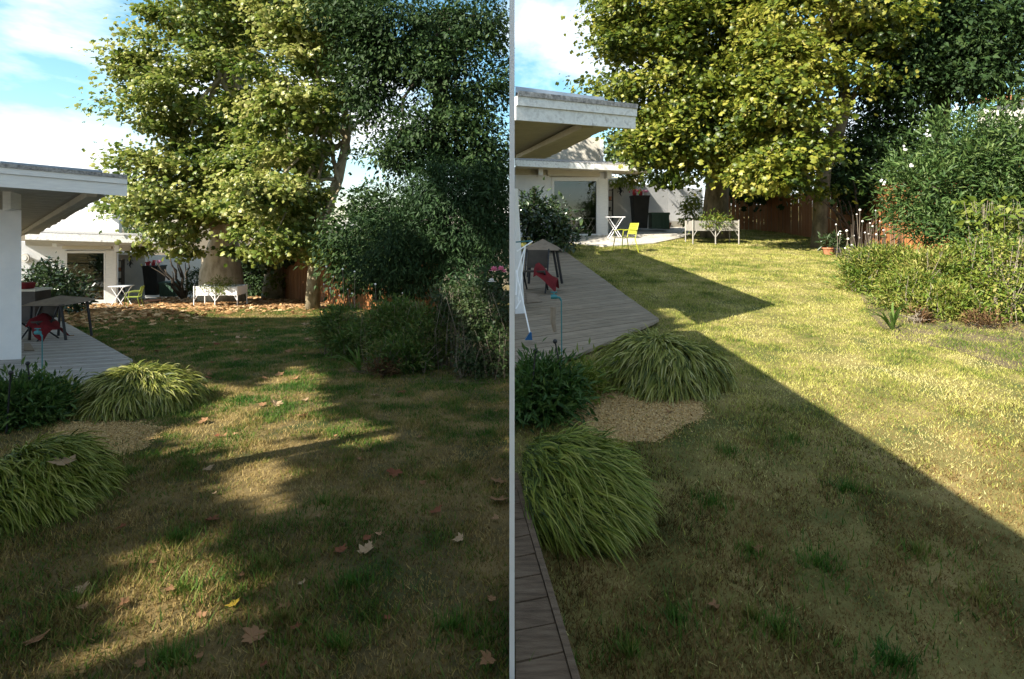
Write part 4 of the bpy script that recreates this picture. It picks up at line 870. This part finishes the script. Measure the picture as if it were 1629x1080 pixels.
def tall_pot(label, px0, px1, pt, pb, Y, G, keep, seed, flabel):
    a, b_ = P(px0, pt, Y), P(px1, pt, Y); z0 = P(px0, pb, Y).z; w_ = b_.x - a.x; c = V3(((a.x + b_.x) / 2, Y + w_ / 2, z0))
    t_ = thing('tall_bin', c, label, 'bin'); hw = w_ / 2; h_ = a.z - z0
    lo = [c + V3((s * hw * .76, u * hw * .76, 0)) for s, u in ((-1, -1), (1, -1), (1, 1), (-1, 1))]; hi = [c + V3((s * hw, u * hw, h_)) for s, u in ((-1, -1), (1, -1), (1, 1), (-1, 1))]
    MB().add(lo + hi, [(3, 2, 1, 0), (4, 5, 6, 7)] + [(i, (i + 1) % 4, 4 + (i + 1) % 4, 4 + i) for i in range(4)]).build('body', 'black_plastic', t_)
    MB().box((c.x, c.y, z0 + h_ + .002), w_ * 1.06, w_ * 1.06, .06).build('lid', 'black_plastic', t_)
    MB().tube([c + V3((-hw * .7, hw * 1.08, h_ * .97)), c + V3((hw * .7, hw * 1.08, h_ * .97))], .03, 6).build('handle', 'black_plastic', t_)
    for s in (-1, 1): MB().tube([c + V3((s * hw * .78, hw * .8, .09)), c + V3((s * hw * .66, hw * .8, .09))], .09, 10).build('wheel', 'black_plastic', t_)
    fp = thing('flower_pots', c + V3((0, 0, h_ + .062)), flabel, 'flower pots'); q = c + V3((0, 0, h_ + .062)); rr = random.Random(seed)
    for i, (x, m_) in enumerate(((-.7, 'red_petal'), (.05, 'red_petal'), (.7, 'pink_petal'))):
        b0 = q + V3((x * hw, -hw * .3, 0)); MB().lathe(b0, [(.07, 0), (.095, .13)], 10).build('pot', 'red_petal' if i != 2 else 'white_petal', fp)
        mb = MB()
        for k in range(16):
            p = b0 + V3((rr.gauss(0, .06), rr.gauss(0, .05), .14 + abs(rr.gauss(0, .05)))); mb.ball(p, rr.uniform(.02, .036), 5)
        tag(mb.build('blossoms', m_, fp), kind='stuff')
    return fp
tall_pot('tall black wheelie bin against the white wall, leaf-strewn garden', 226, 250, 425, 470, 26.2, GL, keepL, 1, 'pink flower pots on the black bin of the leaf-strewn garden')
fp = tall_pot('tall black wheelie bin before the pale wall panels of the sunny garden', 1007.5, 1033.5, 313, 363, 23.0, GR, keepR, 2, 'red and white flower pots on the black bin of the sunny garden')
def crate(label, px0, px1, pt, pb, Y):
    a, b_ = P(px0, pt, Y), P(px1, pt, Y); z0 = P(px0, pb, Y).z; w_ = b_.x - a.x; h_ = a.z - z0; c = V3(((a.x + b_.x) / 2, Y + .35, z0))
    t_ = thing('storage_box', c, label, 'box'); MB().box(c, w_ * .94, .62, h_ * .86).build('body', 'green_plastic', t_)
    MB().box((c.x, c.y, z0 + h_ * .86 + .002), w_, .68, h_ * .14).build('lid', 'green_plastic', t_)
    for k in range(5): MB().box((c.x + w_ * (-.36 + .18 * k), c.y - .32, z0 + h_ * .06), .03, .02, h_ * .74).build('rib', 'green_plastic', t_)
crate('dark green garden box in shade beside the black bin, leaf-strewn garden', 252, 279, 449, 472, 26.2)
crate('green ribbed garden box with pale lid beside the black bin in the sun', 1037, 1066, 338, 364, 22.8)
def pot(label, p, r_, h_, mat='terracotta', lie=False):
    t_ = MB().lathe(p, [(r_ * .7, 0), (r_, h_ * .8), (r_ * 1.1, h_ * .82), (r_ * 1.1, h_), (r_ * .9, h_ * .99), (r_ * .85, h_ * .8)], 14).build('plant_pot', mat, origin=p); return tag(t_, label, 'pot')
p = GR(1060, 365.5); pot('terracotta pot at the foot of the green garden box', V3((p.x, p.y, p.z + .035)), .2, .28)
p = GL(243, 482); pot('low terracotta dish on the terrace before the black bin, leaf-strewn garden', V3((p.x, p.y, p.z + .036)), .3, .09)
p = GR(1318, 405); pot('terracotta pot beside the slim plane trunk, holding a dark plant', V3(p), .16, .2)
pp = thing('potted_plant', V3(p) + V3((0, 0, .17)), 'dark spiky plant in the terracotta pot by the slim plane trunk', 'plant')
crown('foliage', pp, [(V3(p) + V3((.1, 0, .32)), (.25, .2, .2))], 420, .16, 'leaf_glossy', T_LANCE, .2, 14, keepR, 113, upright=.6)
p = GR(1338, 408); pot('black plastic pot beside the terracotta pot at the bed edge', V3(p), .17, .24, 'black_plastic')
# wall ornaments and shelf with pots
def gecko(label, c, s=1.0):
    t_ = thing('wall_ornament', c, label, 'wall ornament'); c = V3(c)
    MB().tube([c + V3((.02, 0, .22)) * s, c + V3((-.03, 0, .1)) * s, c + V3((.03, 0, -.02)) * s, c + V3((-.02, 0, -.14)) * s, c + V3((.05, 0, -.25)) * s], [.03 * s, .06 * s, .06 * s, .03 * s, .008 * s], 7).build('body', 'dark_metal', t_, True)
    MB().ball(c + V3((.025, 0, .27)) * s, .05 * s, 8).build('head', 'dark_metal', t_, True)
    for a, z in ((-1, .12), (1, .1), (-1, -.06), (1, -.05)): MB().tube([c + V3((0, 0, z)) * s, c + V3((a * .11, 0, z + .04)) * s, c + V3((a * .13, 0, z - .04)) * s], .014 * s, 5).build('leg', 'dark_metal', t_)
q = P(207, 418, 26.3); gecko('dark gecko ornament on the sheltered wall of the leaf-strewn garden', q, 1.0)
q = P(987, 303, 23.75); gecko('dark gecko ornament on the sheltered wall beside the black bin in the sun', q, 1.0)
def shelf(label, px, pt, pb, Y, flip=1):
    a = P(px, pb, Y); h_ = P(px, pt, Y).z - a.z; t_ = thing('wall_shelf', a, label, 'shelf')
    for s in (-1, 1): MB().box((a.x + s * .16, Y, a.z), .03, .2, h_).build('upright', 'bark_dark', t_)
    for k in range(4): MB().box((a.x, Y, a.z + h_ * (.05 + .3 * k)), .29, .2, .025).build('shelf_board', 'bark_dark', t_)
    for k, m_ in ((0, 'terracotta'), (1, 'dark_metal'), (2, 'terracotta')): MB().lathe((a.x + .04 * (k - 1), Y - .02, a.z + h_ * (.05 + .3 * k) + .026), [(.06, 0), (.085, .15)], 10).build('pot', m_, t_)
shelf('narrow wooden shelf with pots in the shaded corner beside the white pilaster, leaf-strewn garden', 190, 412, 468, 25.2)
shelf('narrow dark shelf with pots in the corner beside the sunny pilaster', 968.5, 300, 355, 23.2)
# deck tables under cloths
def deck_table(label, clabel, A, top_row, Y, xl, xr, foot, G, keep, peak):
    """A: pixel of the table top's front corners"""
    zt = P(xl, top_row, Y).z; xa, xb = P(xl, 0, Y).x, P(xr, 0, Y).x; dep = .9; zf = G((xl + xr) / 2, foot).z
    t_ = thing('garden_table', (xa + .4, Y + .4, gz(xa, Y) + .07), label, 'table')
    MB().prism([(xa, Y, zt - .04), (xb, Y, zt - .04), (xb, Y + dep, zt - .04), (xa, Y + dep, zt - .04)], (0, 0, .03)).build('tabletop', 'dark_metal', t_)
    for x, y, s in ((xa + .08, Y + .08, -1), (xb - .08, Y + .08, 1), (xb - .1, Y + dep - .1, 1), (xa + .08, Y + dep - .1, -1)):
        MB().tube([(x, y, zt - .05), (x + s * .07 + .03, y, gz(x, y) + .07)], .026, 7).build('leg', 'dark_metal', t_)
    cl = MB(); g = 9; vs = []; fs = []
    for i in range(g):
        for j in range(g):
            u, v = i / (g - 1), j / (g - 1); x = xa - .03 + (xb - xa + .06) * u; y = Y - .03 + (dep + .06) * v
            e_ = max(abs(u - .5), abs(v - .5)) * 2; z = zt + .004 + peak * max(0, 1 - e_) ** 1.1 - (.03 if e_ > .98 else 0)
            vs.append((x, y, z))
    for i in range(g - 1):
        for j in range(g - 1): fs.append((i * g + j, (i + 1) * g + j, (i + 1) * g + j + 1, i * g + j + 1))
    cl.add(vs, fs); c = cl.build('table_cover', 'beige_cloth', None, True, origin=(xa, Y, zt)); tag(c, clabel, 'table cover')
deck_table('dark-legged garden table on the deck by the white wall, leaf-strewn garden', 'beige cover peaked over the table on the deck of the leaf-strewn garden', None, 484, 11.2, 38, 98, 548, GL, keepL, .12)
deck_table('dark-legged garden table on the weathered deck by the drying rack', 'brown-beige cover peaked over the table on the weathered deck', None, 396, 10.6, 838, 893, 463, GR, keepR, .18)
def deck_chair(label, base, G, mat, rlabel, rot, sc=1.0):
    B = V3(base); t_ = thing('folding_chair', B, label, 'chair'); ca, sa = math.cos(rot), math.sin(rot)
    pt = lambda x, y, z: B + V3((x * ca - y * sa, x * sa + y * ca, z)) * sc
    MB().prism([pt(-.22, -.22, .42), pt(.22, -.22, .42), pt(.22, .2, .40), pt(-.22, .2, .40)], (0, 0, .03)).build('seat', mat, t_)
    MB().prism([pt(-.22, .2, .48), pt(.22, .2, .48), pt(.22, .3, .86), pt(-.22, .3, .86)], (0, .02, 0)).build('backrest', mat, t_)
    for s in (-1, 1):
        MB().tube([pt(s * .24, .31, .88), pt(s * .24, .1, .42), pt(s * .24, -.24, 0)], .016, 6).build('leg', 'dark_metal', t_)
        MB().tube([pt(s * .225, -.22, .42), pt(s * .225, .26, 0)], .016, 6).build('leg', 'dark_metal', t_)
    # red cloth draped on it
    mb = MB(); vs = []; fs = []; rr = random.Random(5)
    for i in range(9):
        for j in range(7):
            u = i / 8; v = j / 6 - .5
            x = .0 + u * .46; y = v * .62 + .05 * math.sin(u * 7); z = .50 - .05 * u - .30 * max(0, u - .35) ** 1.2 + .03 * math.sin(v * 14 + u * 5) + .10 * math.exp(-(u - .1) ** 2 * 30) - .9 * v * v
            vs.append(pt(x, y, z))
    for i in range(8):
        for j in range(6): fs.append((i * 7 + j, (i + 1) * 7 + j, (i + 1) * 7 + j + 1, i * 7 + j + 1))
    mb.add(vs, fs); c = mb.build('red_towel', 'red_cloth', None, True, origin=vs[0]); tag(c, rlabel, 'towel')
p = GL(62, 546); deck_chair('dark folding chair under the covered table, leaf-strewn garden', (p.x, p.y, p.z + .072), GL, 'room_dark', 'red towel hanging off the folding chair on the deck of the leaf-strewn garden', -.2, .9)
p = GR(852, 470); deck_chair('dark folding chair under the covered table on the weathered deck', (p.x, p.y, p.z + .072), GR, 'room_dark', 'crimson towel hanging off the folding chair on the weathered deck', -.2, .85)
# orange box and dark box behind the near wall (leaf-strewn garden)
p = GL(40, 520); mb = MB().box((p.x - .1, p.y + .2, p.z + .072), .8, .5, .85); o = tag(mb.build('barbecue_cart', 'dark_metal', origin=p), 'dark barbecue cart behind the white wall corner on the deck', 'barbecue')
MB().box((p.x - .1, p.y + .2, p.z + .93), .84, .54, .05).build('worktop', 'stucco_beige', o)
q = V3((p.x - .1, p.y + .15, p.z + .982)); tag(MB().lathe(q, [(.16, 0), (.2, .12), (.18, .16)], 12).build('bowl', 'red_cloth', origin=q), 'red bowl on the barbecue cart before the shrub', 'bowl')
# door mat / ribbed mat near the wall corner
def mat_obj(label, pts, G):
    mb = MB().prism([V3((p.x, p.y, gz(p.x, p.y) + .076)) for p in pts], (0, 0, .012)); tag(mb.build('door_mat', 'beige_cloth', origin=pts[0]), label, 'mat')
mat_obj('small dull mat on the deck beside the white wall corner, leaf-strewn garden', [GL(38, 565), GL(55, 565), GL(48, 553), GL(38, 553)], GL)
mat_obj('brown mat on the weathered deck beside the wall end', [GR(838, 490), GR(862, 488), GR(852, 474), GR(838, 474)], GR)
# drying rack
rk = thing('drying_rack', GR(838, 530, .07), 'thin white folding drying rack with blue foot against the house wall', 'drying rack')
Yk = 6.9
for pts_ in ([P(820.5, 385, 7.6), P(846, 383, 7.6)], [P(822, 400, 7.3), P(847, 384, 7.55)]): MB().tube(pts_, .010, 6).build('arm', 'teal_plastic' if pts_[0].y > 7.5 else 'white_metal', rk)
for pts_ in ([P(836, 390, 7.5), P(823, 432, 7.3), P(821, 470, 7.1)], [P(821, 430, 7.2), P(843, 530, 6.7)], [P(836, 390, 7.5), P(824, 480, 7.2)], [P(820.4, 492, 7.2), P(828, 478, 7.3)]): MB().tube(pts_, .010, 6).build('leg', 'white_metal', rk)
q = P(843, 541, 6.65); MB().prism([q + V3((-.06, 0, 0)), q + V3((.03, 0, 0)), q + V3((.02, 0, .09)), q + V3((.0, 0, .09))], (0, .05, 0)).build('foot', 'blue_plastic', rk)
# hose posts
def hose(label, px0, pt, px1, pb, Y, mat, tapx, G):
    b_ = P(px1, pb, Y); a = P(px0, pt, Y); t_ = thing('hose_post', b_, label, 'hose post')
    MB().tube([b_, a], .0065, 7).build('post', mat, t_)
    q = P(tapx, pt - 6, Y); MB().tube([a, a + V3((-.02, 0, .03)), q], [.010, .012, .014], 7).build('neck', mat, t_)
    MB().tube([q + V3((-.03, 0, 0)), q + V3((.03, 0, .0))], .024, 8).build('nozzle', mat, t_)
    MB().tube([q + V3((0, 0, .02)), q + V3((0, 0, .045))], .010, 6).build('valve', mat, t_); MB().tube([q + V3((-.035, 0, .047)), q + V3((.035, 0, .047))], .007, 6).build('handle', mat, t_)
hose('thin blue hose post with a tap at the deck edge of the leaf-strewn garden', 67, 535, 67, 622, 6.7, 'teal_plastic', 60, GL)
hose('thin teal hose post with a tap at the weathered deck edge', 893, 478, 894, 628, 5.7, 'teal_plastic', 881, GR)
def stake(label, top, foot, Y, r_=.0075):
    a, b_ = P(*top, Y), P(*foot, Y); t_ = thing('plant_stake', b_, label, 'stake', 'black ball-topped plant stakes'); MB().tube([b_, a], r_, 6).build('rod', 'dark_metal', t_); MB().ball(a, .021, 8).build('knob', 'dark_metal', t_, True)
stake('upright black ball-topped stake nearest the frame edge in the dark clump, leaf-strewn garden', (17, 593), (10, 690), 5.2)
stake('tilted black ball-topped stake between clump and hose post, leaf-strewn garden', (44, 578), (54, 672), 5.6)
stake('upright black ball-topped stake in the dark clump by the weathered deck', (852, 558), (840, 690), 4.6)
stake('tilted black ball-topped stake next to the teal hose post', (883, 543), (907, 668), 4.8)
# tan peg in the deck clump (sunny)
q = P(883, 528, 6.6); tag(MB().tube([P(880, 488, 6.6), P(880, 512, 6.6), q], [.035, .033, .02], 8).build('paddle', 'beige_cloth', origin=q), 'tan wooden paddle leaning at the weathered deck edge beside the hose post', 'paddle')
# fence post-like pale sliver roof far right (neighbour's roof edge)
nb = thing('neighbour_house', P(1640, 200, 30), 'sliver of a pale neighbouring roof above the oleander', 'house')
MB().prism([P(1612, 158, 30), P(1700, 150, 30), P(1700, 142, 30), P(1612, 150, 30)], (0, 3, .4)).build('roof', 'terracotta', nb)
MB().prism([P(1616, 360, 30.3), P(1700, 360, 30.3), P(1700, 152, 30.3), P(1616, 159, 30.3)], (0, 2.5, 0)).build('wall', 'stucco_beige', nb)

# ================================================================== FALLEN LEAVES
def litter(name, n, f, size, mat, zf, seed):
    r = np.random.default_rng(seed); pos = f(r, n); n = len(pos); a = r.random(n) * 6.283
    ax = np.stack([np.cos(a), np.sin(a), r.normal(0, .25, n)], 1); nr = r.normal(0, .35, (n, 3)); nr[:, 2] += 1
    V, Fc, k = leaves(pos, ax, nr, size * r.uniform(.6, 1.2, n), T_PALM); tag(np_mesh(name, V, Fc, mat, None, np.repeat(r.random(n), k)), kind='stuff')
def fL(r, n):
    px = r.uniform(95, 520, n); py = 478 + np.abs(r.normal(0, 1, n)) * 16 * (.7 + .5 * np.clip((300 - px) / 200, -.5, 1)); py = np.minimum(py, 600)
    Y = F * HL / (py - 424); return np.stack([(px - CX) / F * Y, Y, EYE - HL - SLL * Y + .05], 1)
litter('leaf_litter', 4600, fL, .15, 'litter', zl, 201)
def fL2(r, n):
    px = r.uniform(250, 470, n); py = r.uniform(474, 490, n); Y = F * HL / (py - 424); return np.stack([(px - CX) / F * Y, Y, EYE - HL - SLL * Y + .05], 1)
litter('leaf_litter', 2600, fL2, .15, 'litter', zl, 202)
TAN = {}
HALF = [(0, 0), (.16, -.10), (.50, -.02), (.33, .16), (.52, .22), (.66, .50), (.40, .45), (.30, .54), (.34, .74), (.16, .70), (0, 1.05)]
OUTL = HALF + [(-x, y) for x, y in HALF[-2:0:-1]]
def fallen_mesh(mat, seed):
    rr = random.Random(seed); cu, cv = rr.uniform(.2, .8), rr.uniform(-.3, .5)
    pts = [V3((x + rr.gauss(0, .025), y - .45 + rr.gauss(0, .025), cu * x * x + cv * (y - .45) ** 2 * .7 + rr.gauss(0, .035))) for x, y in OUTL] + [V3((0, -.02, .02 - .05 * rr.random()))]
    nO = len(OUTL); f = [(i, (i + 1) % nO, nO) for i in range(nO)]
    # stalk
    base = len(pts); pts += [V3((-.012, -.5, .0)), V3((.012, -.5, .0)), V3((.03, -.95, .05))]
    me = bpy.data.meshes.new('fallen_leaf'); me.from_pydata(pts, [], [tuple(int(i) for i in t_) for t_ in f] + [(base, base + 1, base + 2)]); me.update(); me.materials.append(MATS[mat])
    a = me.attributes.new('rnd', 'FLOAT', 'POINT'); a.data.foreach_set('value', [rr.random()] * len(pts)); return me
LM = {m_: [fallen_mesh(m_, i * 7 + len(m_)) for i in range(4)] for m_ in ('leaf_tan', 'leaf_pale', 'leaf_russet', 'leaf_yellow')}
def leaf_label(m_, px, py):
    c = {'leaf_tan': 'tan brown', 'leaf_pale': 'pale beige', 'leaf_russet': 'dull reddish', 'leaf_yellow': 'yellow'}[m_]
    s = 'plane leaf' if py < 620 else 'small withered leaf scrap'
    far = ('against the litter before the terrace' if px < 330 else 'on the turf before the slender plane tree') if py < 530 else \
          ('beside the deck corner' if px < 320 else 'on the green mid lawn' if px < 470 else 'near the dark bed') if py < 620 else \
          ('below the variegated mound' if px < 420 else 'on the sunny patch edge' if px < 560 else 'below the dark bed') if py < 760 else \
          ('below the combed mound' if px < 260 else 'on the bare brown turf' if px < 560 else 'towards the white divider') + (' nearer the bed' if py < 900 else ' in the lowest grass')
    return f'{c} {s} {far}'
def fallen(px, py, size, mat_, label, group=None, i=0, G=GL, mat=None):
    mat = mat or mat_
    p = G(px, py, .022); size *= .8; o = bpy.data.objects.new('fallen_leaf', LM[mat][i % 4]); COL.objects.link(o); o.location = p; o.scale = (size,) * 3
    o.rotation_euler = (random.uniform(-.3, .3), random.uniform(-.3, .3), random.uniform(0, 6.28)); tag(o, label, 'fallen leaf', group)
for a in [(400, 1022, .11, 'leaf_tan', 'large curled tan leaf lying lowest beside the sunlit patch'), (372, 966, .07, 'leaf_yellow', 'small mustard yellow leaf on a long stalk in the shaded grass'),
          (584, 878, .10, 'leaf_pale', 'pale pinkish plane leaf with pointed lobes on brown turf'), (627, 758, .12, 'leaf_russet', 'dark red plane leaf alone on the shaded turf'),
          (795, 800, .13, 'leaf_tan', 'tan curled leaf close to the white divider'), (695, 818, .09, 'leaf_russet', 'small dark red leaf below the tan one by the divider'),
          (57, 1028, .10, 'leaf_tan', 'tan leaf in the darkest grass below the combed mound'), (338, 832, .11, 'leaf_russet', 'reddish leaf just above the dark tuft and sunlit patch'),
          (332, 750, .085, 'leaf_pale', 'small whitish leaf beside the gravel bed'), (483, 664, .14, 'leaf_tan', 'orange tan leaf on the brightest sunlit turf'), (322, 674, .13, 'leaf_tan', 'tan leaf at the foot of the variegated mound'),
          (793, 770, .12, 'leaf_tan', 'dull tan leaf at the divider above the curled one'), (190, 845, .07, 'leaf_russet', 'tiny red leaf below the green combed mound'), (540, 880, .08, 'leaf_russet', 'rusty scrap of leaf beside the pale pinkish leaf')]:
    fallen(*a)
pz = GL(62, 802); o = bpy.data.objects.new('fallen_leaf', LM['leaf_pale'][1]); COL.objects.link(o); q = P(97, 733, 3.55); o.location = q; o.scale = (.12,) * 3; o.rotation_euler = (.2, .1, 1.2); tag(o, 'pale leaf caught on top of the green combed grass mound', 'fallen leaf')
sp = []
rr = random.Random(12)
for k in range(130):
    px = rr.uniform(140, 640); py = 505 + abs(rr.gauss(0, 1)) * 62
    if py > 760 or (px < 330 and 570 < py < 690) or (px < 210 and py > 560) or (px > 510 and py < 610): continue
    g_ = GL(px, py)
    if inpoly(np.array([g_.x]), np.array([g_.y]), deckL_poly)[0]: continue
    sp.append((px, py))
for i, (px, py) in enumerate(sp):
    fallen(px, py, rr.uniform(.08, .14), None, leaf_label(m_ := rr.choice(['leaf_tan', 'leaf_tan', 'leaf_tan', 'leaf_pale', 'leaf_pale', 'leaf_russet']), px, py), 'plane leaves scattered over the shaded lawn', i, mat=m_)
rr = random.Random(31)
for k in range(48):
    px, py = rr.uniform(110, 800), rr.uniform(600, 1070)
    if (px < 340 and py < 900) or (px > 500 and py < 625): continue
    fallen(px, py, rr.uniform(.035, .075), None, leaf_label(m_ := rr.choice(['leaf_tan', 'leaf_tan', 'leaf_tan', 'leaf_tan', 'leaf_russet', 'leaf_pale']), px, py), 'leaf scraps in the shaded turf', k, mat=m_)
for px, py in ((1064, 658), (1133, 970), (1205, 880)): fallen(px, py, .07, 'leaf_tan', 'single small tan leaf on the shadowed turf of the sunny garden' if px == 1064 else ('orange leaf scrap in the darkest turf of the sunny garden' if px == 1133 else 'pale tan leaf scrap in mid shadow of the sunny garden'), None, 1, GR)
# dark green tufts standing out of the dry turf
def tufts(name, spots, G, mat, seed):
    r = np.random.default_rng(seed); Vs = []; rn = []
    for px, py, rp_ in spots:
        c = G(px, py); R_ = rp_ / F * c.y; n = 260; a = r.random(n) * 6.283; q = np.abs(r.normal(0, .85, n)) * R_ * (1 + .5 * np.sin(a * 2 + px) + .35 * np.sin(a * 3 + py))
        x = c.x + np.cos(a) * q * 1.2; y = c.y + np.sin(a) * q; ok = np.abs(x) > .02; x = x[ok]; y = y[ok]; n = len(x)
        z = (EYE - HL - SLL * y) if c.x < 0 else (EYE - HR + SLR * y)
        b_ = r.random(n) * 6.283; h = r.uniform(.03, .075, n); l = h * np.abs(r.normal(.6, .35, n)); w_ = .004
        B = np.stack([x, y, z - .004], 1); T = B + np.stack([np.cos(b_) * l, np.sin(b_) * l, h], 1); wv = np.stack([np.sin(b_) * w_, -np.cos(b_) * w_, 0 * b_], 1)
        Vs.append(np.stack([B - wv, B + wv, T], 1).reshape(-1, 3)); rn.append(np.repeat(r.uniform(0, .42, n), 3))
    V = np.concatenate(Vs); tag(np_mesh(name, V, np.arange(len(V)).reshape(-1, 3), mat, None, np.concatenate(rn)), kind='stuff')
tufts('turf_tufts', [(280, 860, 40), (275, 1050, 55), (520, 800, 50), (290, 940, 40), (450, 985, 45), (690, 760, 45), (380, 560, 40), (250, 545, 40), (540, 1030, 50), (720, 1000, 60), (420, 900, 35), (640, 650, 40), (210, 750, 35), (300, 740, 25), (780, 690, 40), (560, 930, 40), (120, 960, 60)], GL, 'blades_dry', 301)
tufts('turf_tufts', [(1195, 880, 45), (1075, 985, 60), (1200, 985, 55), (1160, 720, 40), (1130, 800, 40), (1420, 1055, 50), (1300, 900, 45), (1260, 700, 40), (1460, 880, 50), (1560, 960, 60), (1000, 1040, 45), (1350, 780, 40), (1240, 1010, 40)], GR, 'blades_dry', 302)

# ================================================================== UNSEEN TREES ADDED to shade the leaf-strewn garden, leaves placed along sun rays
def added_shade_trees():
    r = np.random.default_rng(77); n = 80000
    X = r.uniform(-13, 3.1, n); Y = r.uniform(.8, 16.8, n); q_ = (X < 2.25) | ((Y > 8.9) & (Y < 15.5)); X, Y = X[q_], Y[q_]; n = len(X)
    gx = X; g_z = np.where(X < 0, EYE - HL - SLL * Y, EYE - HR + SLR * Y)
    s = np.array(SUN)
    # patches of sun left on the ground, as pixels of the ground they fall on
    pat = [(345, 640, 40, 26), (455, 640, 42, 34), (395, 700, 40, 34), (560, 690, 62, 13), (482, 604, 30, 14), (330, 675, 24, 12), (400, 775, 44, 30), (355, 905, 26, 46), (300, 985, 48, 40), (205, 985, 36, 50), (285, 612, 30, 26), (70, 775, 40, 14), (300, 700, 30, 12), (430, 730, 40, 20), (250, 930, 30, 30), (470, 650, 50, 30)]
    px = CX + X / Y * F; py = YH + (EYE - g_z) / Y * F
    lit = np.zeros(n)
    for a, b_, c, d in pat: lit = np.maximum(lit, 1.25 - ((px - a) / (c + 150 / Y)) ** 2 - ((py - b_) / (d + 80 / Y)) ** 2)
    keep = r.random(n) > np.clip(lit * 3, 0, 1)
    roof = (X > .05) & (Y < 7.0); keep &= ~(roof & (r.random(n) < .7))
    X, Y, g_z = X[keep], Y[keep], g_z[keep]; n = len(X)
    # walk from the ground towards the sun until clear of the view, then some metres more
    t = np.full(n, 3.0)
    for _ in range(80):
        p = np.stack([X, Y, g_z], 1) + s * t[:, None]
        inside = (p[:, 1] > .1) & (np.abs(p[:, 0]) < 1.02 * p[:, 1] + .6) & (p[:, 2] - EYE < .44 * p[:, 1] + .6)
        low = p[:, 2] < 3.2
        t += np.where(inside | low, .3, 0)
    t += 5 + r.random(n) * 5
    pos = np.stack([X, Y, g_z], 1) + s * t[:, None]
    porch = (pos[:, 0] > -4.1) & (pos[:, 2] < 4.6) & (pos[:, 1] < 5); pos = pos[~porch]; n = len(pos)
    bases = np.array([(-7.5, -3.0), (-11.5, 2.5), (-16.5, 8.5), (-19.0, 13.0)])
    k = np.argmin(((pos[:, None, :2] - bases[None]) ** 2).sum(2), 1)
    labs = ['tall leafy tree behind the viewpoint beside the porch', 'tall leafy tree beyond the frame beside the deck', 'tall leafy tree behind the white house of the leaf-strewn garden', 'tall leafy tree farthest back behind the leaf-strewn house']
    for i in range(4):
        q = pos[k == i]
        if len(q) < 20: continue
        b_ = V3((bases[i][0], bases[i][1], zl(bases[i][1]))); c = q.mean(0); t_ = thing('shade_tree', b_, labs[i], 'tree', 'shade trees beyond the frame')
        top = V3((b_.x * .8 + c[0] * .2, b_.y * .8 + c[1] * .2, c[2] - .5)); MB().tube([b_, b_.lerp(top, .5), top], [.3, .24, .14], 10).build('trunk', 'bark_plane', t_, True)
        m_ = len(q); ax = r.normal(size=(m_, 3)); nr = np.tile(s, (m_, 1)) + r.normal(0, .5, (m_, 3)); V, Fc, kk = leaves(q, ax, nr, r.uniform(.17, .30, m_), T_KITE)
        np_mesh('crown', V, Fc, 'leaf_mid', t_, np.repeat(r.random(m_), kk), kind='stuff')
added_shade_trees()
